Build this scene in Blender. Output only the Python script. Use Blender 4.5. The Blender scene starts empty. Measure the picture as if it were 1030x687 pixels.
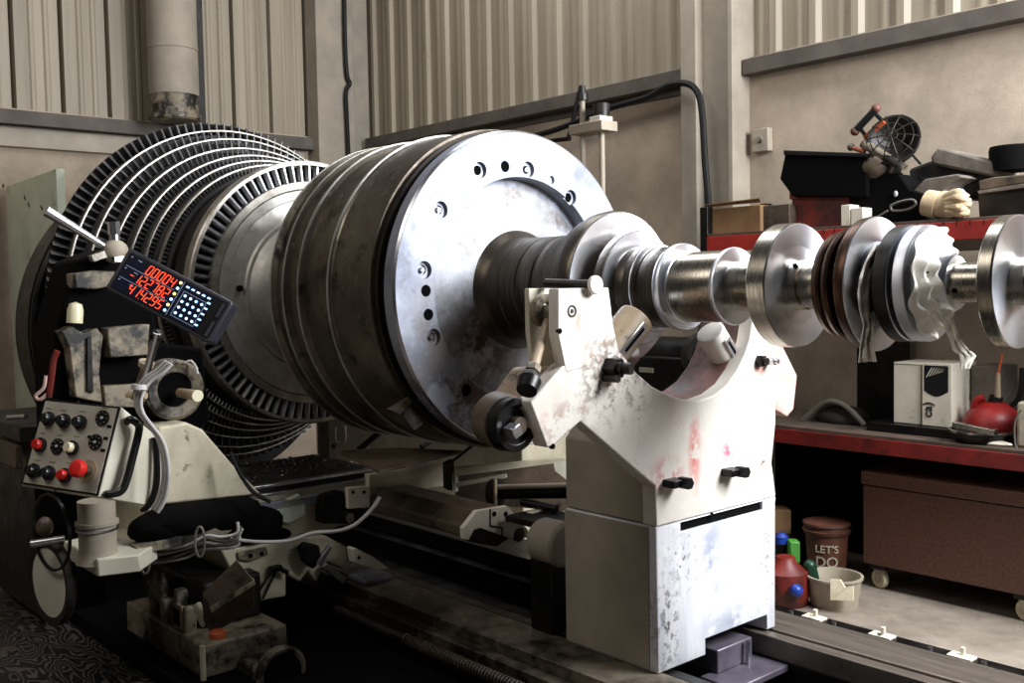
import bpy, bmesh, math, random
from mathutils import Vector, Matrix
random.seed(7)
PI = math.pi
AX = 1.75            # height of the lathe axis; the rotor lies along world X
# ------------------------------------------------------------------ camera numbers
f_px = 1014.0; CX, CY = 515.0, 343.5
th, pit, roll = math.radians(41.27), math.radians(3.06), math.radians(1.04)
CAM = Vector((3.726, -3.335, 1.761))
def _w(v): return Vector((v[0]*math.sin(th)-v[1]*math.cos(th), v[0]*math.cos(th)+v[1]*math.sin(th), v[2]))
_cp, _sp, _cr, _sr = math.cos(pit), math.sin(pit), math.cos(roll), math.sin(roll)
FW = _w((0, _cp, -_sp)); _d = (0, -_sp, -_cp); _r = (1, 0, 0)
RT = _w([_cr*_r[i]+_sr*_d[i] for i in range(3)]); DN = _w([-_sr*_r[i]+_cr*_d[i] for i in range(3)])
def at(px, py, **k):
    """point of the photograph on a real plane of the shop (X=, Y=, Z= or depth D=)"""
    d = (px-CX)/f_px*RT + (py-CY)/f_px*DN + FW
    (a, v), = k.items()
    t = v if a == 'D' else (v-CAM['XYZ'.index(a)])/d['XYZ'.index(a)]
    return CAM + t*d
cam = bpy.data.cameras.new('camera'); co = bpy.data.objects.new('camera', cam)
bpy.context.scene.collection.objects.link(co)
cam.sensor_width = 36; cam.lens = f_px/1030*36; cam.clip_start = .05
up = -DN; bk = -FW
co.matrix_world = Matrix(((RT.x, up.x, bk.x, CAM.x), (RT.y, up.y, bk.y, CAM.y), (RT.z, up.z, bk.z, CAM.z), (0, 0, 0, 1)))
bpy.context.scene.camera = co
COL = bpy.context.scene.collection
# ------------------------------------------------------------------ materials
def lin(c):
    if isinstance(c, str): c = [int(c[i:i+2], 16)/255 for i in (0, 2, 4)]
    return tuple((x/12.92 if x <= .04045 else ((x+.055)/1.055)**2.4) for x in c)+(1,)
MATS = {}
def M(name, c1, c2=None, scale=4, rough=.5, metal=0, bump=0, detail=6, spots=None, stretch=None, emit=None, es=1, rv=0, lo=.35, hi=.65, spec=.5, coords='Object', spots2=None, bscale=None, aniso=0):
    m = bpy.data.materials.new(name); m.use_nodes = True; MATS[name] = m
    nt = m.node_tree; N = nt.nodes; L = nt.links; b = N['Principled BSDF']
    b.inputs['Roughness'].default_value = rough; b.inputs['Metallic'].default_value = metal
    b.inputs['Specular IOR Level'].default_value = spec
    b.inputs['Base Color'].default_value = lin(c1)
    if emit: b.inputs['Emission Color'].default_value = lin(emit); b.inputs['Emission Strength'].default_value = es
    if aniso:
        tg = N.new('ShaderNodeTangent'); tg.direction_type = 'RADIAL'; tg.axis = 'X'; b.inputs['Anisotropic'].default_value = aniso; L.new(tg.outputs[0], b.inputs['Tangent'])
    if c2 is None and not bump and not spots: return m
    tc = N.new('ShaderNodeTexCoord'); src = tc.outputs[coords]
    if stretch:
        mp = N.new('ShaderNodeMapping'); mp.inputs['Scale'].default_value = stretch; L.new(src, mp.inputs[0]); src = mp.outputs[0]
    nz = N.new('ShaderNodeTexNoise'); nz.inputs['Scale'].default_value = scale; nz.inputs['Detail'].default_value = detail; nz.inputs['Roughness'].default_value = .65
    L.new(src, nz.inputs['Vector']); out = None
    rp = N.new('ShaderNodeValToRGB'); rp.color_ramp.elements[0].position = lo; rp.color_ramp.elements[1].position = hi
    rp.color_ramp.elements[0].color = lin(c1); rp.color_ramp.elements[1].color = lin(c2 or c1)
    L.new(nz.outputs['Fac'], rp.inputs[0]); out = rp.outputs[0]
    for s in (spots, spots2):
        if not s: continue
        col, sc, p0, p1 = s
        n2 = N.new('ShaderNodeTexNoise'); n2.inputs['Scale'].default_value = sc; n2.inputs['Detail'].default_value = 8; n2.inputs['Roughness'].default_value = .7
        L.new(tc.outputs[coords], n2.inputs['Vector'])
        r2 = N.new('ShaderNodeMapRange'); r2.inputs['From Min'].default_value = p0; r2.inputs['From Max'].default_value = p1
        L.new(n2.outputs['Fac'], r2.inputs['Value'])
        mx = N.new('ShaderNodeMix'); mx.data_type = 'RGBA'
        L.new(r2.outputs[0], mx.inputs['Factor']); L.new(out, mx.inputs[6]); mx.inputs[7].default_value = lin(col); out = mx.outputs[2]
    L.new(out, b.inputs['Base Color'])
    if rv:
        r3 = N.new('ShaderNodeMapRange'); r3.inputs['To Min'].default_value = max(rough-rv, .03); r3.inputs['To Max'].default_value = min(rough+rv, 1)
        r3.inputs['From Min'].default_value = .3; r3.inputs['From Max'].default_value = .7
        L.new(nz.outputs['Fac'], r3.inputs['Value']); L.new(r3.outputs[0], b.inputs['Roughness'])
    if bump:
        bp = N.new('ShaderNodeBump'); bp.inputs['Strength'].default_value = bump; bp.inputs['Distance'].default_value = .01
        h = nz.outputs['Fac']
        if bscale:
            n4 = N.new('ShaderNodeTexNoise'); n4.inputs['Scale'].default_value = bscale; n4.inputs['Detail'].default_value = 4; L.new(tc.outputs[coords], n4.inputs['Vector']); h = n4.outputs['Fac']
        L.new(h, bp.inputs['Height']); L.new(bp.outputs[0], b.inputs['Normal'])
    return m
# walls and shop
M('plaster', 'ab9a88', '8f8272', 3, .9, bump=.2, spots=('5a5046', 60, .60, .74), bscale=120)
M('sheet_steel', '9a8f7c', '7f7563', 2.2, .55, stretch=(3, 3, .12), spots=('5a4c3c', 5, .64, .8))
M('girt', '574f47', '433c35', 5, .7)
M('column_paint', '968c7d', '82796c', 3, .7, spots=('5c5348', 7, .66, .8))
M('rust_rim', '7d4f41', '46302a', 6, .6, spots=('1c1210', 8, .52, .64), spots2=('b3a091', 9, .62, .7), bump=.2)
M('plate_steel', '77727e', '5c5660', 6, .45, .6, spots=('8a5a60', 5, .6, .75))
M('rail_oil_shade', '3a322b', '14100d', 1.1, .4, .5, rv=.1, spots=('8a7f6f', 1.3, .52, .66))  # oily steel, with the bed's black shade put into the colour too
M('bench_red', '7d1a14', '4f100c', 4, .5, spots=('140807', 7, .55, .7))
M('concrete', '9a8e80', '75695d', 3, .85, bump=.3, spots=('4d443b', 9, .58, .75), spots2=('b8ab9a', 25, .62, .8))
M('black_rubber', '0a0a0a', '100f0e', 10, .6, spec=.25)
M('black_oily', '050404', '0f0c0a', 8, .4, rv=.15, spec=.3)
M('dark_iron', '14110f', '27221d', 7, .5, .3, rv=.15, spots=('070605', 12, .5, .65))
M('cream_paint', 'c9c0a6', 'a89f87', 4, .5, spots=('40382c', 9, .62, .72), bump=.1)
M('cream_clean', 'd3cebc', 'bdb7a2', 3, .45, spots=('6b6353', 16, .68, .8))
M('beige_worn', '8a7e69', '5c5344', 5, .6, spots=('0e0b08', 7, .46, .58), bump=.3)
M('brown_oily', '5b4c3c', '3c3127', 6, .5, spots=('17120d', 9, .52, .66), bump=.2)
M('steel_bright', 'd0d0d4', 'b4b4b8', 20, .3, 1)
M('steel_brushed', 'aaa498', '857e72', 6, .27, 1, stretch=(40, 1, 1), rv=.08, lo=.3, hi=.7)
M('steel_face', 'e6e8ee', 'd2d5dd', 5, .36, 1, rv=.05, spots=('a4a6b0', 6, .6, .8), aniso=.8)
M('steel_flange', 'a9adb8', '858996', 3.2, .6, .85, rv=.1, spots=('6a655f', 5, .56, .74), spots2=('7d8195', 22, .60, .70), bump=.06)
M('steel_dish', 'a9abb3', '7a7872', 3, .58, .85, rv=.1, spots=('5a5048', 4, .52, .7))
M('steel_drum', '6d655a', '443c33', 3.2, .45, .75, rv=.12, spots=('1b1613', 5, .54, .66), spots2=('a8a49c', 9, .62, .78), bump=.1)
M('steel_groove', '2c2620', '1a1613', 8, .5, .7)
M('steel_disc', 'c4c3bf', '8f887e', 3, .5, .8, rv=.1, spots=('3a2f27', 5, .60, .78), bump=.06)
M('steel_shaft', '645c52', '433c34', 5, .38, .9, stretch=(14, 1, 1), rv=.1)
M('blade_metal', 'bfc0c4', '8f8e8c', 8, .38, .9, spots=('3a342e', 14, .58, .7))
M('rim_metal', 'b5b1aa', '857e74', 9, .42, .9)
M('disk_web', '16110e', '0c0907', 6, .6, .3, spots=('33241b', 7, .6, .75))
M('copper_ring', '5d4434', '33261d', 8, .38, .9, stretch=(20, 1, 1))
M('white_paint', 'ded8cf', 'cfc8bd', 4, .5, bump=.08, spots=('c98f86', 3.2, .60, .76), spots2=('4a3c33', 30, .68, .76))
M('white_paint_base', 'dcdbdc', 'c6c8cf', 2.5, .42, bump=.08, stretch=(6, 6, .8), spots=('c79a92', 2.6, .64, .8), spots2=('55504c', 26, .66, .76))
M('beige_side', '9d9281', '877d6e', 2.5, .6, bump=.1, spots=('3f352b', 24, .66, .76))
M('pink_paint', 'd0bdb3', 'b9857c', 4, .5, spots=('8e4a3f', 6, .6, .75))
M('cream_arm', 'a8957a', '84715a', 5, .45, spots=('2a2018', 9, .56, .7))
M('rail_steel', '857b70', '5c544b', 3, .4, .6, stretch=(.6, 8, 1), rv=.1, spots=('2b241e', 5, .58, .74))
M('red_paint', 'a8281c', '7d160f', 4, .45, spots=('1f0a08', 9, .62, .75))
M('bench_top', '5a4a3c', '3a2f27', 5, .7, spots=('1a1512', 12, .55, .7))
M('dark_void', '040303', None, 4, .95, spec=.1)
M('cardboard', '8d6c48', '77583a', 5, .85, spots=('4c3825', 8, .66, .8))
M('brown_hammer', '6b4738', '4e3329', 60, .45, spots=('70503f', 50, .58, .7), bump=.2)
M('lamp_black', '09090b', '0f0f12', 10, .5, spec=.2)
M('dro_case', '2b2a32', '201f26', 8, .45)
M('dro_panel', '070c26', '060a1c', 5, .4, spec=.2)
M('dro_line', '8f9cc0', None, rough=.4)
M('led_red', 'ff4a20', emit='ff4420', es=2.6)
M('led_blue', 'b8dcff', emit='a8d4ff', es=1.6)
M('led_yellow', 'ffe9a0', emit='ffdf80', es=1.6)
M('panel_grey', 'b9b2a4', 'a59d8e', 6, .5, spots=('7a6c5a', 9, .66, .8))
M('print_dark', '3b3732', None, rough=.6)
M('knob_black', '0d0d0e', '181818', 9, .3)
M('red_plastic', 'd0221a', 'ae1a12', 8, .35)
M('can_red', '8f1512', '6d0f0d', 6, .45, spots=('2a0a08', 5, .6, .75))
M('bucket_orange', '5e3423', '3e2317', 8, .6)
M('ivory_plastic', 'ddd5b8', 'cbc29f', 6, .4)
M('orange_plastic', 'b8562a', '8f4020', 8, .5)
M('green_plastic', '4f9a3a', '36732a', 6, .5)
M('dark_green', '123a26', '0c2a1b', 6, .4)
M('blue_plastic', '1a3fa0', '142d74', 6, .4)
M('white_cloth', 'f0ece4', 'd8d2c6', 9, .85, bump=.3)
M('cream_cloth', 'dccfb6', 'c5b699', 9, .85, bump=.3)
M('leather_glove', 'c9b291', 'a8906f', 9, .85, bump=.4, spots=('6b5740', 9, .6, .75))
M('grey_cloth', '6f665c', '4c453d', 7, .9, bump=.4)
M('dark_cloth', '171513', '2b2723', 7, .9, bump=.4)
M('white_card', 'd8d0bf', 'c6bdaa', 5, .7, spots=('6b5f50', 6, .6, .74))
M('white_tub', 'b0a692', '968b77', 6, .5, spots=('7a6c58', 9, .62, .75))
M('cable_white', 'c6c3c0', 'a9a6a4', 9, .4)
M('cable_grey', '6d6860', '4f4a43', 9, .5)
M('pale_panel', 'd3dac6', 'bcc3ae', 2, .5, spots=('80857a', 4, .62, .75))
M('chip_steel', '6a6660', '3a3631', 30, .35, 1)
M('chips', '1a1814', '35302a', 60, .35, .6, spots=('cfcfd6', 90, .66, .7))
M('red_dirty', '7a1f14', '4a1a12', 6, .5, spots=('2a120c', 7, .5, .65))
def stain_and_shade(name, items):
    """marks with a place of their own on the paint: (x, y, z, ry, rz, colour, noise scale, threshold)"""
    m = MATS[name]; nt = m.node_tree; N = nt.nodes; L = nt.links; b = N['Principled BSDF']
    out = b.inputs['Base Color'].links[0].from_socket; tc = N.new('ShaderNodeTexCoord')
    for x, y, z, ry, rz, col, sc, thr in items:
        mp = N.new('ShaderNodeMapping'); mp.vector_type = 'TEXTURE'; mp.inputs['Location'].default_value = (x, y, z); mp.inputs['Scale'].default_value = (1, ry, rz); L.new(tc.outputs['Object'], mp.inputs[0])
        ln = N.new('ShaderNodeVectorMath'); ln.operation = 'LENGTH'; L.new(mp.outputs[0], ln.inputs[0])
        f = N.new('ShaderNodeMapRange'); f.inputs['From Min'].default_value = 1; f.inputs['From Max'].default_value = .1; L.new(ln.outputs['Value'], f.inputs['Value'])
        nz = N.new('ShaderNodeTexNoise'); nz.inputs['Scale'].default_value = sc; nz.inputs['Detail'].default_value = 8; nz.inputs['Roughness'].default_value = .7; L.new(tc.outputs['Object'], nz.inputs['Vector'])
        g = N.new('ShaderNodeMapRange'); g.inputs['From Min'].default_value = thr; g.inputs['From Max'].default_value = thr+.08; L.new(nz.outputs['Fac'], g.inputs['Value'])
        mu = N.new('ShaderNodeMath'); mu.operation = 'MULTIPLY'; L.new(f.outputs[0], mu.inputs[0]); L.new(g.outputs[0], mu.inputs[1]); mu.use_clamp = True
        mx = N.new('ShaderNodeMix'); mx.data_type = 'RGBA'; L.new(mu.outputs[0], mx.inputs['Factor']); L.new(out, mx.inputs[6]); mx.inputs[7].default_value = lin(col); out = mx.outputs[2]
    L.new(out, b.inputs['Base Color'])
# object coordinates count from the rest's foot (.95, 0, .25)
stain_and_shade('white_paint', [(.2, -.62, 1.18, .30, .22, '4a342a', 26, .50), (.2, -.60, 1.25, .18, .16, '6e4a3c', 12, .48), (.2, -.86, 1.0, .16, .14, '8a5a48', 16, .50), (.2, -.80, .98, .2, .2, '2a1e18', 34, .60), (.2, -.76, 1.42, .16, .2, 'b58a78', 7, .52),
    (.2, -.16, .84, .05, .20, 'cf6a62', 14, .42), (.2, -.33, .78, .12, .08, 'c0606a', 14, .46), (.2, .05, .82, .12, .07, 'b8607a', 14, .46), (.2, .33, 1.15, .12, .18, 'b8776c', 8, .48), (.2, .30, .74, .14, .06, '6b4438', 22, .5), (.2, -.5, .95, .1, .3, '8a7a70', 40, .58)])
stain_and_shade('white_paint_base', [(.25, -.12, .66, .16, .12, 'c9645e', 10, .45), (.25, -.33, .18, .10, .30, '57504a', 30, .50), (.25, -.05, .40, .10, .30, '9aa0b5', 5, .45), (.25, .33, .30, .08, .28, '5a544e', 34, .54), (.25, -.25, .42, .16, .2, '7a7068', 36, .54), (.25, .1, .1, .3, .1, '9aa0ad', 7, .45)])
stain_and_shade('steel_flange', [(.6, -.40, .80, .42, .45, '4f4740', 5, .44), (.6, -.52, 1.05, .25, .35, '857f7c', 7, .46), (.6, .1, .62, .4, .22, '6a615a', 8, .48), (.6, .35, 1.55, .4, .4, '9a9eb0', 9, .54)])
stain_and_shade('steel_dish', [(.56, -.25, 1.0, .3, .4, '4a4038', 5, .42)])  # darker lower left: the dish's shading put into its colour
def wood_floor():
    m = M('plywood', '1b1716', '1b1716', 3, .45, bump=.01); nt = m.node_tree; N = nt.nodes; L = nt.links
    tc = N.new('ShaderNodeTexCoord'); mp = N.new('ShaderNodeMapping'); mp.inputs['Scale'].default_value = (.8, 2.2, 1); L.new(tc.outputs['Object'], mp.inputs[0])
    w = N.new('ShaderNodeTexNoise'); w.inputs['Scale'].default_value = 1.6; w.inputs['Detail'].default_value = 3; L.new(mp.outputs[0], w.inputs['Vector'])
    mu = N.new('ShaderNodeMath'); mu.operation = 'MULTIPLY'; mu.inputs[1].default_value = 30; L.new(w.outputs['Fac'], mu.inputs[0])
    fr = N.new('ShaderNodeMath'); fr.operation = 'SINE'; mu2 = N.new('ShaderNodeMath'); mu2.operation = 'MULTIPLY'; mu2.inputs[1].default_value = 6; L.new(mu.outputs[0], mu2.inputs[0]); L.new(mu2.outputs[0], fr.inputs[0])
    rp = N.new('ShaderNodeValToRGB'); rp.color_ramp.elements[0].position = 0; rp.color_ramp.elements[1].position = .9
    rp.color_ramp.elements[0].color = lin('0d0b0a'); rp.color_ramp.elements[1].color = lin('4a433f'); L.new(fr.outputs[0], rp.inputs[0])
    L.new(rp.outputs[0], N['Principled BSDF'].inputs['Base Color'])
wood_floor()
# ------------------------------------------------------------------ mesh building
class MB:
    def __init__(s): s.v = []; s.f = []
    def add(s, vs, fs):
        o = len(s.v); s.v += [Vector(v) for v in vs]; s.f += [tuple(i+o for i in f) for f in fs]; return s
    def box(s, x0, x1, y0, y1, z0, z1, rot=None, piv=None):
        vs = [Vector((x, y, z)) for z in (z0, z1) for y in (y0, y1) for x in (x0, x1)]
        if rot is not None:
            p = Vector(piv) if piv is not None else Vector(((x0+x1)/2, (y0+y1)/2, (z0+z1)/2))
            vs = [p+rot@(v-p) for v in vs]
        return s.add(vs, [(0, 2, 3, 1), (4, 5, 7, 6), (0, 1, 5, 4), (2, 6, 7, 3), (0, 4, 6, 2), (1, 3, 7, 5)])
    def bx(s, c, size, rot=None):
        c = Vector(c); h = Vector(size)/2
        return s.box(c.x-h.x, c.x+h.x, c.y-h.y, c.y+h.y, c.z-h.z, c.z+h.z, rot)
    def lathe(s, prof, o, d, n=64, closed=False):
        """prof = [(distance along d, radius)], o = origin, d = direction"""
        o = Vector(o); d = Vector(d).normalized(); q = d.to_track_quat('X', 'Z').to_matrix() if abs(d.x) < .9999 else (Matrix.Identity(3) if d.x > 0 else Matrix.Rotation(PI, 3, 'Z'))
        rings = []
        for (a, r) in prof:
            if r < 1e-5: s.v.append(o+q@Vector((a, 0, 0))); rings.append([len(s.v)-1])
            else:
                st = len(s.v)
                for i in range(n):
                    t = 2*PI*i/n; s.v.append(o+q@Vector((a, r*math.cos(t), r*math.sin(t))))
                rings.append(list(range(st, st+n)))
        pairs = list(zip(rings, rings[1:]))+([(rings[-1], rings[0])] if closed else [])
        for A, B in pairs:
            if len(A) == 1 and len(B) == 1: continue
            for i in range(n):
                j = (i+1) % n
                if len(A) == 1: s.f.append((A[0], B[i], B[j]))
                elif len(B) == 1: s.f.append((A[i], B[0], A[j]))
                else: s.f.append((A[i], B[i], B[j], A[j]))
        return s
    def cyl(s, p0, p1, r0, r1=None, n=24):
        p0 = Vector(p0); p1 = Vector(p1); L = (p1-p0).length; r1 = r0 if r1 is None else r1
        return s.lathe([(0, 0), (0, r0), (L, r1), (L, 0)], p0, p1-p0, n)
    def ring(s, c, d, ro, ri, t, n=48):
        return s.lathe([(-t/2, ri), (-t/2, ro), (t/2, ro), (t/2, ri)], c, d, n, True)
    def prism(s, poly, ax, a, b):
        i = 'XYZ'.index(ax); n = len(poly)
        def P(p, t): v = [p[0], p[1]]; v.insert(i, t); return Vector(v)
        vs = [P(p, a) for p in poly]+[P(p, b) for p in poly]
        fs = [tuple(range(n))[::-1], tuple(range(n, 2*n))]+[(k, (k+1) % n, (k+1) % n+n, k+n) for k in range(n)]
        return s.add(vs, fs)
    def solid(s, pts, dv):
        """outline of 3D points pushed by vector dv"""
        n = len(pts); dv = Vector(dv); vs = [Vector(p) for p in pts]+[Vector(p)+dv for p in pts]
        return s.add(vs, [tuple(range(n))[::-1], tuple(range(n, 2*n))]+[(k, (k+1) % n, (k+1) % n+n, k+n) for k in range(n)])
    def tube(s, pts, r, n=8, smooth=4):
        P = [Vector(p) for p in pts]
        if smooth and len(P) > 2:
            Q = []
            for i in range(len(P)-1):
                a = P[max(i-1, 0)]; b = P[i]; c = P[i+1]; d = P[min(i+2, len(P)-1)]
                for k in range(smooth):
                    t = k/smooth; Q.append(.5*((2*b)+(c-a)*t+(2*a-5*b+4*c-d)*t*t+(3*b-a-3*c+d)*t**3))
            Q.append(P[-1]); P = Q
        rings = []; nrm = None
        for i, p in enumerate(P):
            d = (P[min(i+1, len(P)-1)]-P[max(i-1, 0)]).normalized()
            if nrm is None: nrm = d.orthogonal().normalized()
            nrm = (nrm-d*nrm.dot(d)).normalized(); bn = d.cross(nrm); st = len(s.v)
            rr = r[min(i*len(r)//len(P), len(r)-1)] if isinstance(r, (list, tuple)) else r
            for k in range(n): s.v.append(p+nrm*rr*math.cos(2*PI*k/n)+bn*rr*math.sin(2*PI*k/n))
            rings.append(range(st, st+n))
        for A, B in zip(rings, rings[1:]):
            for k in range(n): s.f.append((A[k], A[(k+1) % n], B[(k+1) % n], B[k]))
        s.f.append(tuple(rings[0])[::-1]); s.f.append(tuple(rings[-1])); return s
    def ball(s, c, r, sc=(1, 1, 1), n=20, rot=None, noise=0):
        c = Vector(c); m = n//2; st = len(s.v); rows = []
        for j in range(m+1):
            ph = PI*j/m; row = []
            k = 1 if j in (0, m) else n
            for i in range(k):
                t = 2*PI*i/n; v = Vector((math.sin(ph)*math.cos(t)*sc[0], math.sin(ph)*math.sin(t)*sc[1], math.cos(ph)*sc[2]))*r
                if noise: v *= 1+noise*(random.random()-.5)
                if rot is not None: v = rot@v
                s.v.append(c+v); row.append(len(s.v)-1)
            rows.append(row)
        for A, B in zip(rows, rows[1:]):
            for i in range(n):
                j = (i+1) % n
                if len(A) == 1: s.f.append((A[0], B[i], B[j]))
                elif len(B) == 1: s.f.append((A[i], B[0], A[j]))
                else: s.f.append((A[i], B[i], B[j], A[j]))
        return s
    def hexb(s, c, d, r, h): 
        return s.lathe([(0, 0), (0, r), (h*.85, r), (h, r*.9), (h, 0)], c, d, 6)
    def build(s, name, mat, parent=None, bevel=0, ang=35, label=None):
        me = bpy.data.meshes.new(name)
        if parent is None:
            lo = Vector([min(v[i] for v in s.v) for i in range(3)]); hi = Vector([max(v[i] for v in s.v) for i in range(3)])
            org = Vector(((lo.x+hi.x)/2, (lo.y+hi.y)/2, lo.z)); inv = Matrix.Translation(-org)
        else: inv = WM[parent.name].inverted(); org = None
        me.from_pydata([inv@v for v in s.v], [], s.f)
        bm = bmesh.new(); bm.from_mesh(me); bmesh.ops.recalc_face_normals(bm, faces=bm.faces); bm.to_mesh(me); bm.free()
        me.materials.append(MATS[mat]); me.shade_smooth(); me.set_sharp_from_angle(angle=math.radians(ang))
        o = bpy.data.objects.new(name, me); COL.objects.link(o)
        if parent is None: o.location = org; WM[o.name] = Matrix.Translation(org)
        else: o.parent = parent; WM[o.name] = WM[parent.name].copy()
        if bevel:
            b = o.modifiers.new('bevel', 'BEVEL'); b.width = bevel; b.segments = 2; b.limit_method = 'ANGLE'; b.angle_limit = math.radians(40); b.harden_normals = False
        if label: o['label'] = label
        return o
WM = {}
def tag(o, label=None, cat=None, group=None, kind=None):
    if label: o['label'] = label
    if cat: o['category'] = cat
    if group: o['group'] = group
    if kind: o['kind'] = kind
    return o
def thing(name, loc, label, cat, group=None, rotz=0):
    o = bpy.data.objects.new(name, None); COL.objects.link(o); o.location = loc; o.rotation_euler = (0, 0, rotz); o.empty_display_size = .1
    WM[o.name] = Matrix.Translation(Vector(loc))@Matrix.Rotation(rotz, 4, 'Z'); return tag(o, label, cat, group)
def one(mb, name, mat, label, cat, group=None, bevel=0, ang=35): return tag(mb.build(name, mat, None, bevel, ang), label, cat, group)
def struct(mb, name, mat, bevel=0, label=None): return tag(mb.build(name, mat, None, bevel), label, kind='structure')
def cut(o, cutters):
    """boolean the cutter MB out of object o for good"""
    me = bpy.data.meshes.new('tmp'); bm = bmesh.new(); inv = WM[o.name].inverted()
    me.from_pydata([inv@v for v in cutters.v], [], cutters.f); bm.from_mesh(me); bmesh.ops.recalc_face_normals(bm, faces=bm.faces); bm.to_mesh(me); bm.free()
    c = bpy.data.objects.new('tmp', me); COL.objects.link(c); c.matrix_world = WM[o.name]
    md = o.modifiers.new('b', 'BOOLEAN'); md.operation = 'DIFFERENCE'; md.object = c; md.solver = 'EXACT'
    bpy.context.view_layer.update(); dg = bpy.context.evaluated_depsgraph_get()
    new = bpy.data.meshes.new_from_object(o.evaluated_get(dg)); mats = list(o.data.materials)
    o.modifiers.remove(md); o.data = new; new.shade_smooth(); new.set_sharp_from_angle(angle=math.radians(35))
    bpy.data.objects.remove(c)
def text_mb(body, size, origin, xdir, ydir, depth=.001, bend=None):
    cu = bpy.data.curves.new('t', 'FONT'); cu.body = body; cu.size = size; cu.align_x = 'CENTER'; cu.align_y = 'CENTER'; cu.extrude = depth; cu.offset = size*.012
    o = bpy.data.objects.new('t', cu); COL.objects.link(o); bpy.context.view_layer.update()
    me = bpy.data.meshes.new_from_object(o.evaluated_get(bpy.context.evaluated_depsgraph_get()))
    mb = MB(); xd = Vector(xdir).normalized(); yd = Vector(ydir).normalized(); zd = xd.cross(yd)
    vs = []
    for v in me.vertices:
        if bend: # wrap round vertical cylinder radius bend; origin is on its axis
            a = v.co.x/bend; vs.append(Vector(origin)+xd*math.sin(a)*(bend+v.co.z)+zd*math.cos(a)*(bend+v.co.z)+yd*v.co.y)
        else: vs.append(Vector(origin)+xd*v.co.x+yd*v.co.y+zd*v.co.z)
    mb.add(vs, [tuple(p.vertices) for p in me.polygons]); bpy.data.objects.remove(o); return mb
R3 = lambda a, ax: Matrix.Rotation(math.radians(a), 3, ax)
# ================================================================== SETTING
WY, WX = 2.7, -5.5
GZ = 3.3
struct(MB().box(-6.5, 9, -7, 3.2, -.1, 0), 'floor', 'concrete', label='dusty concrete floor under the bench')
def corrugated(along, a0, a1, fixed, inward, z0, z1, pitch, depth, flat):
    """trapezoid ribbed sheet"""
    pts = []; a = a0
    while a < a1:
        for da, h in ((0, 0), (flat*.5, 0), (flat*.5+.02, depth*.35), (flat*.5+.05, depth*.35), (flat*.5+.07, 0), (flat, 0), (flat+.03, depth), (pitch-.03, depth)):
            pts.append((min(a+da, a1), h))
        a += pitch
    mb = MB(); n = len(pts); vs = []
    for z in (z0, z1):
        for (t, h) in pts: vs.append((t, fixed+inward*h, z) if along == 'x' else (fixed+inward*h, t, z))
    return mb.add(vs, [(i, i+1, i+1+n, i+n) for i in range(n-1)])
wr = MB().box(-5.7, 9, WY, WY+.15, 0, GZ+.05)
o = struct(wr, 'wall_right', 'plaster')
sh = corrugated('x', -5.6, 4.5, WY+.06, -1, GZ, 5.6, .31, .032, .20).build('corrugated_sheet', 'sheet_steel', o)
wl = MB().box(WX-.15, WX, -7, WY+.15, 0, GZ+.05)
o = struct(wl, 'wall_left', 'plaster')
gy = []; y_ = -4.0
while y_ < 2.4:
    gy += [(y_, 0), (y_+.012, -.09), (y_+.03, -.09), (y_+.042, 0), (y_+.15, 0), (y_+.165, .012), (y_+.19, .012), (y_+.205, 0), (y_+.27, 0), (y_+.285, .012), (y_+.31, .012), (y_+.325, 0)]; y_ += .40
mb = MB(); n = len(gy); mb.add([(WX-.02+h, t, z) for z in (GZ, 5.6) for t, h in gy], [(i, i+1, i+1+n, i+n) for i in range(n-1)])
mb.build('corrugated_sheet', 'sheet_steel', o)
# girts and columns
struct(MB().box(-5.3, -1.0, WY-.12, WY, GZ-.06, GZ+.05).box(-5.3, -1.0, WY-.02, WY+.05, GZ-.12, GZ-.06), 'trim_1', 'girt', .006, 'dark steel girt under the ribbed sheet of the right wall')
struct(MB().box(-.55, 4, WY-.1, WY, GZ-.09, GZ+.02), 'trim_2', 'girt', .006, 'dark steel girt right of the column')
struct(MB().box(WX, WX+.12, -4, 2.05, GZ-.10, GZ+.02), 'trim_3', 'girt', .006, 'upper dark girt of the left wall')
struct(MB().box(WX, WX+.06, -4, 1.95, GZ-.28, GZ-.12), 'trim_4', 'beige_side', .006, 'pale lower rail of the left wall')
struct(MB().box(WX, WX+.22, 2.02, 2.45, 0, 5.6), 'trim_5', 'column_paint', .008, 'painted steel column in the wall corner')
struct(MB().box(WX+.0, WX+.12, 2.47, WY, 0, 5.6), 'trim_6', 'column_paint', .008, 'narrow post in the wall corner')
struct(MB().box(-1.0, -.86, WY-.22, WY+.1, 0, 5.6).box(-.86, -.58, WY-.14, WY+.1, 0, 5.6).box(-.6, -.56, WY-.2, WY+.1, 0, 5.6), 'trim_7', 'column_paint', .005, 'painted steel column between the two wall bays')
# oily board on the floor, left front
one(MB().box(-4.6, .2, -3.9, -1.63, .0, .018), 'plywood_sheet', 'plywood', 'dark oily plywood sheet with swirling grain on the floor at lower left', 'board')
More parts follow.
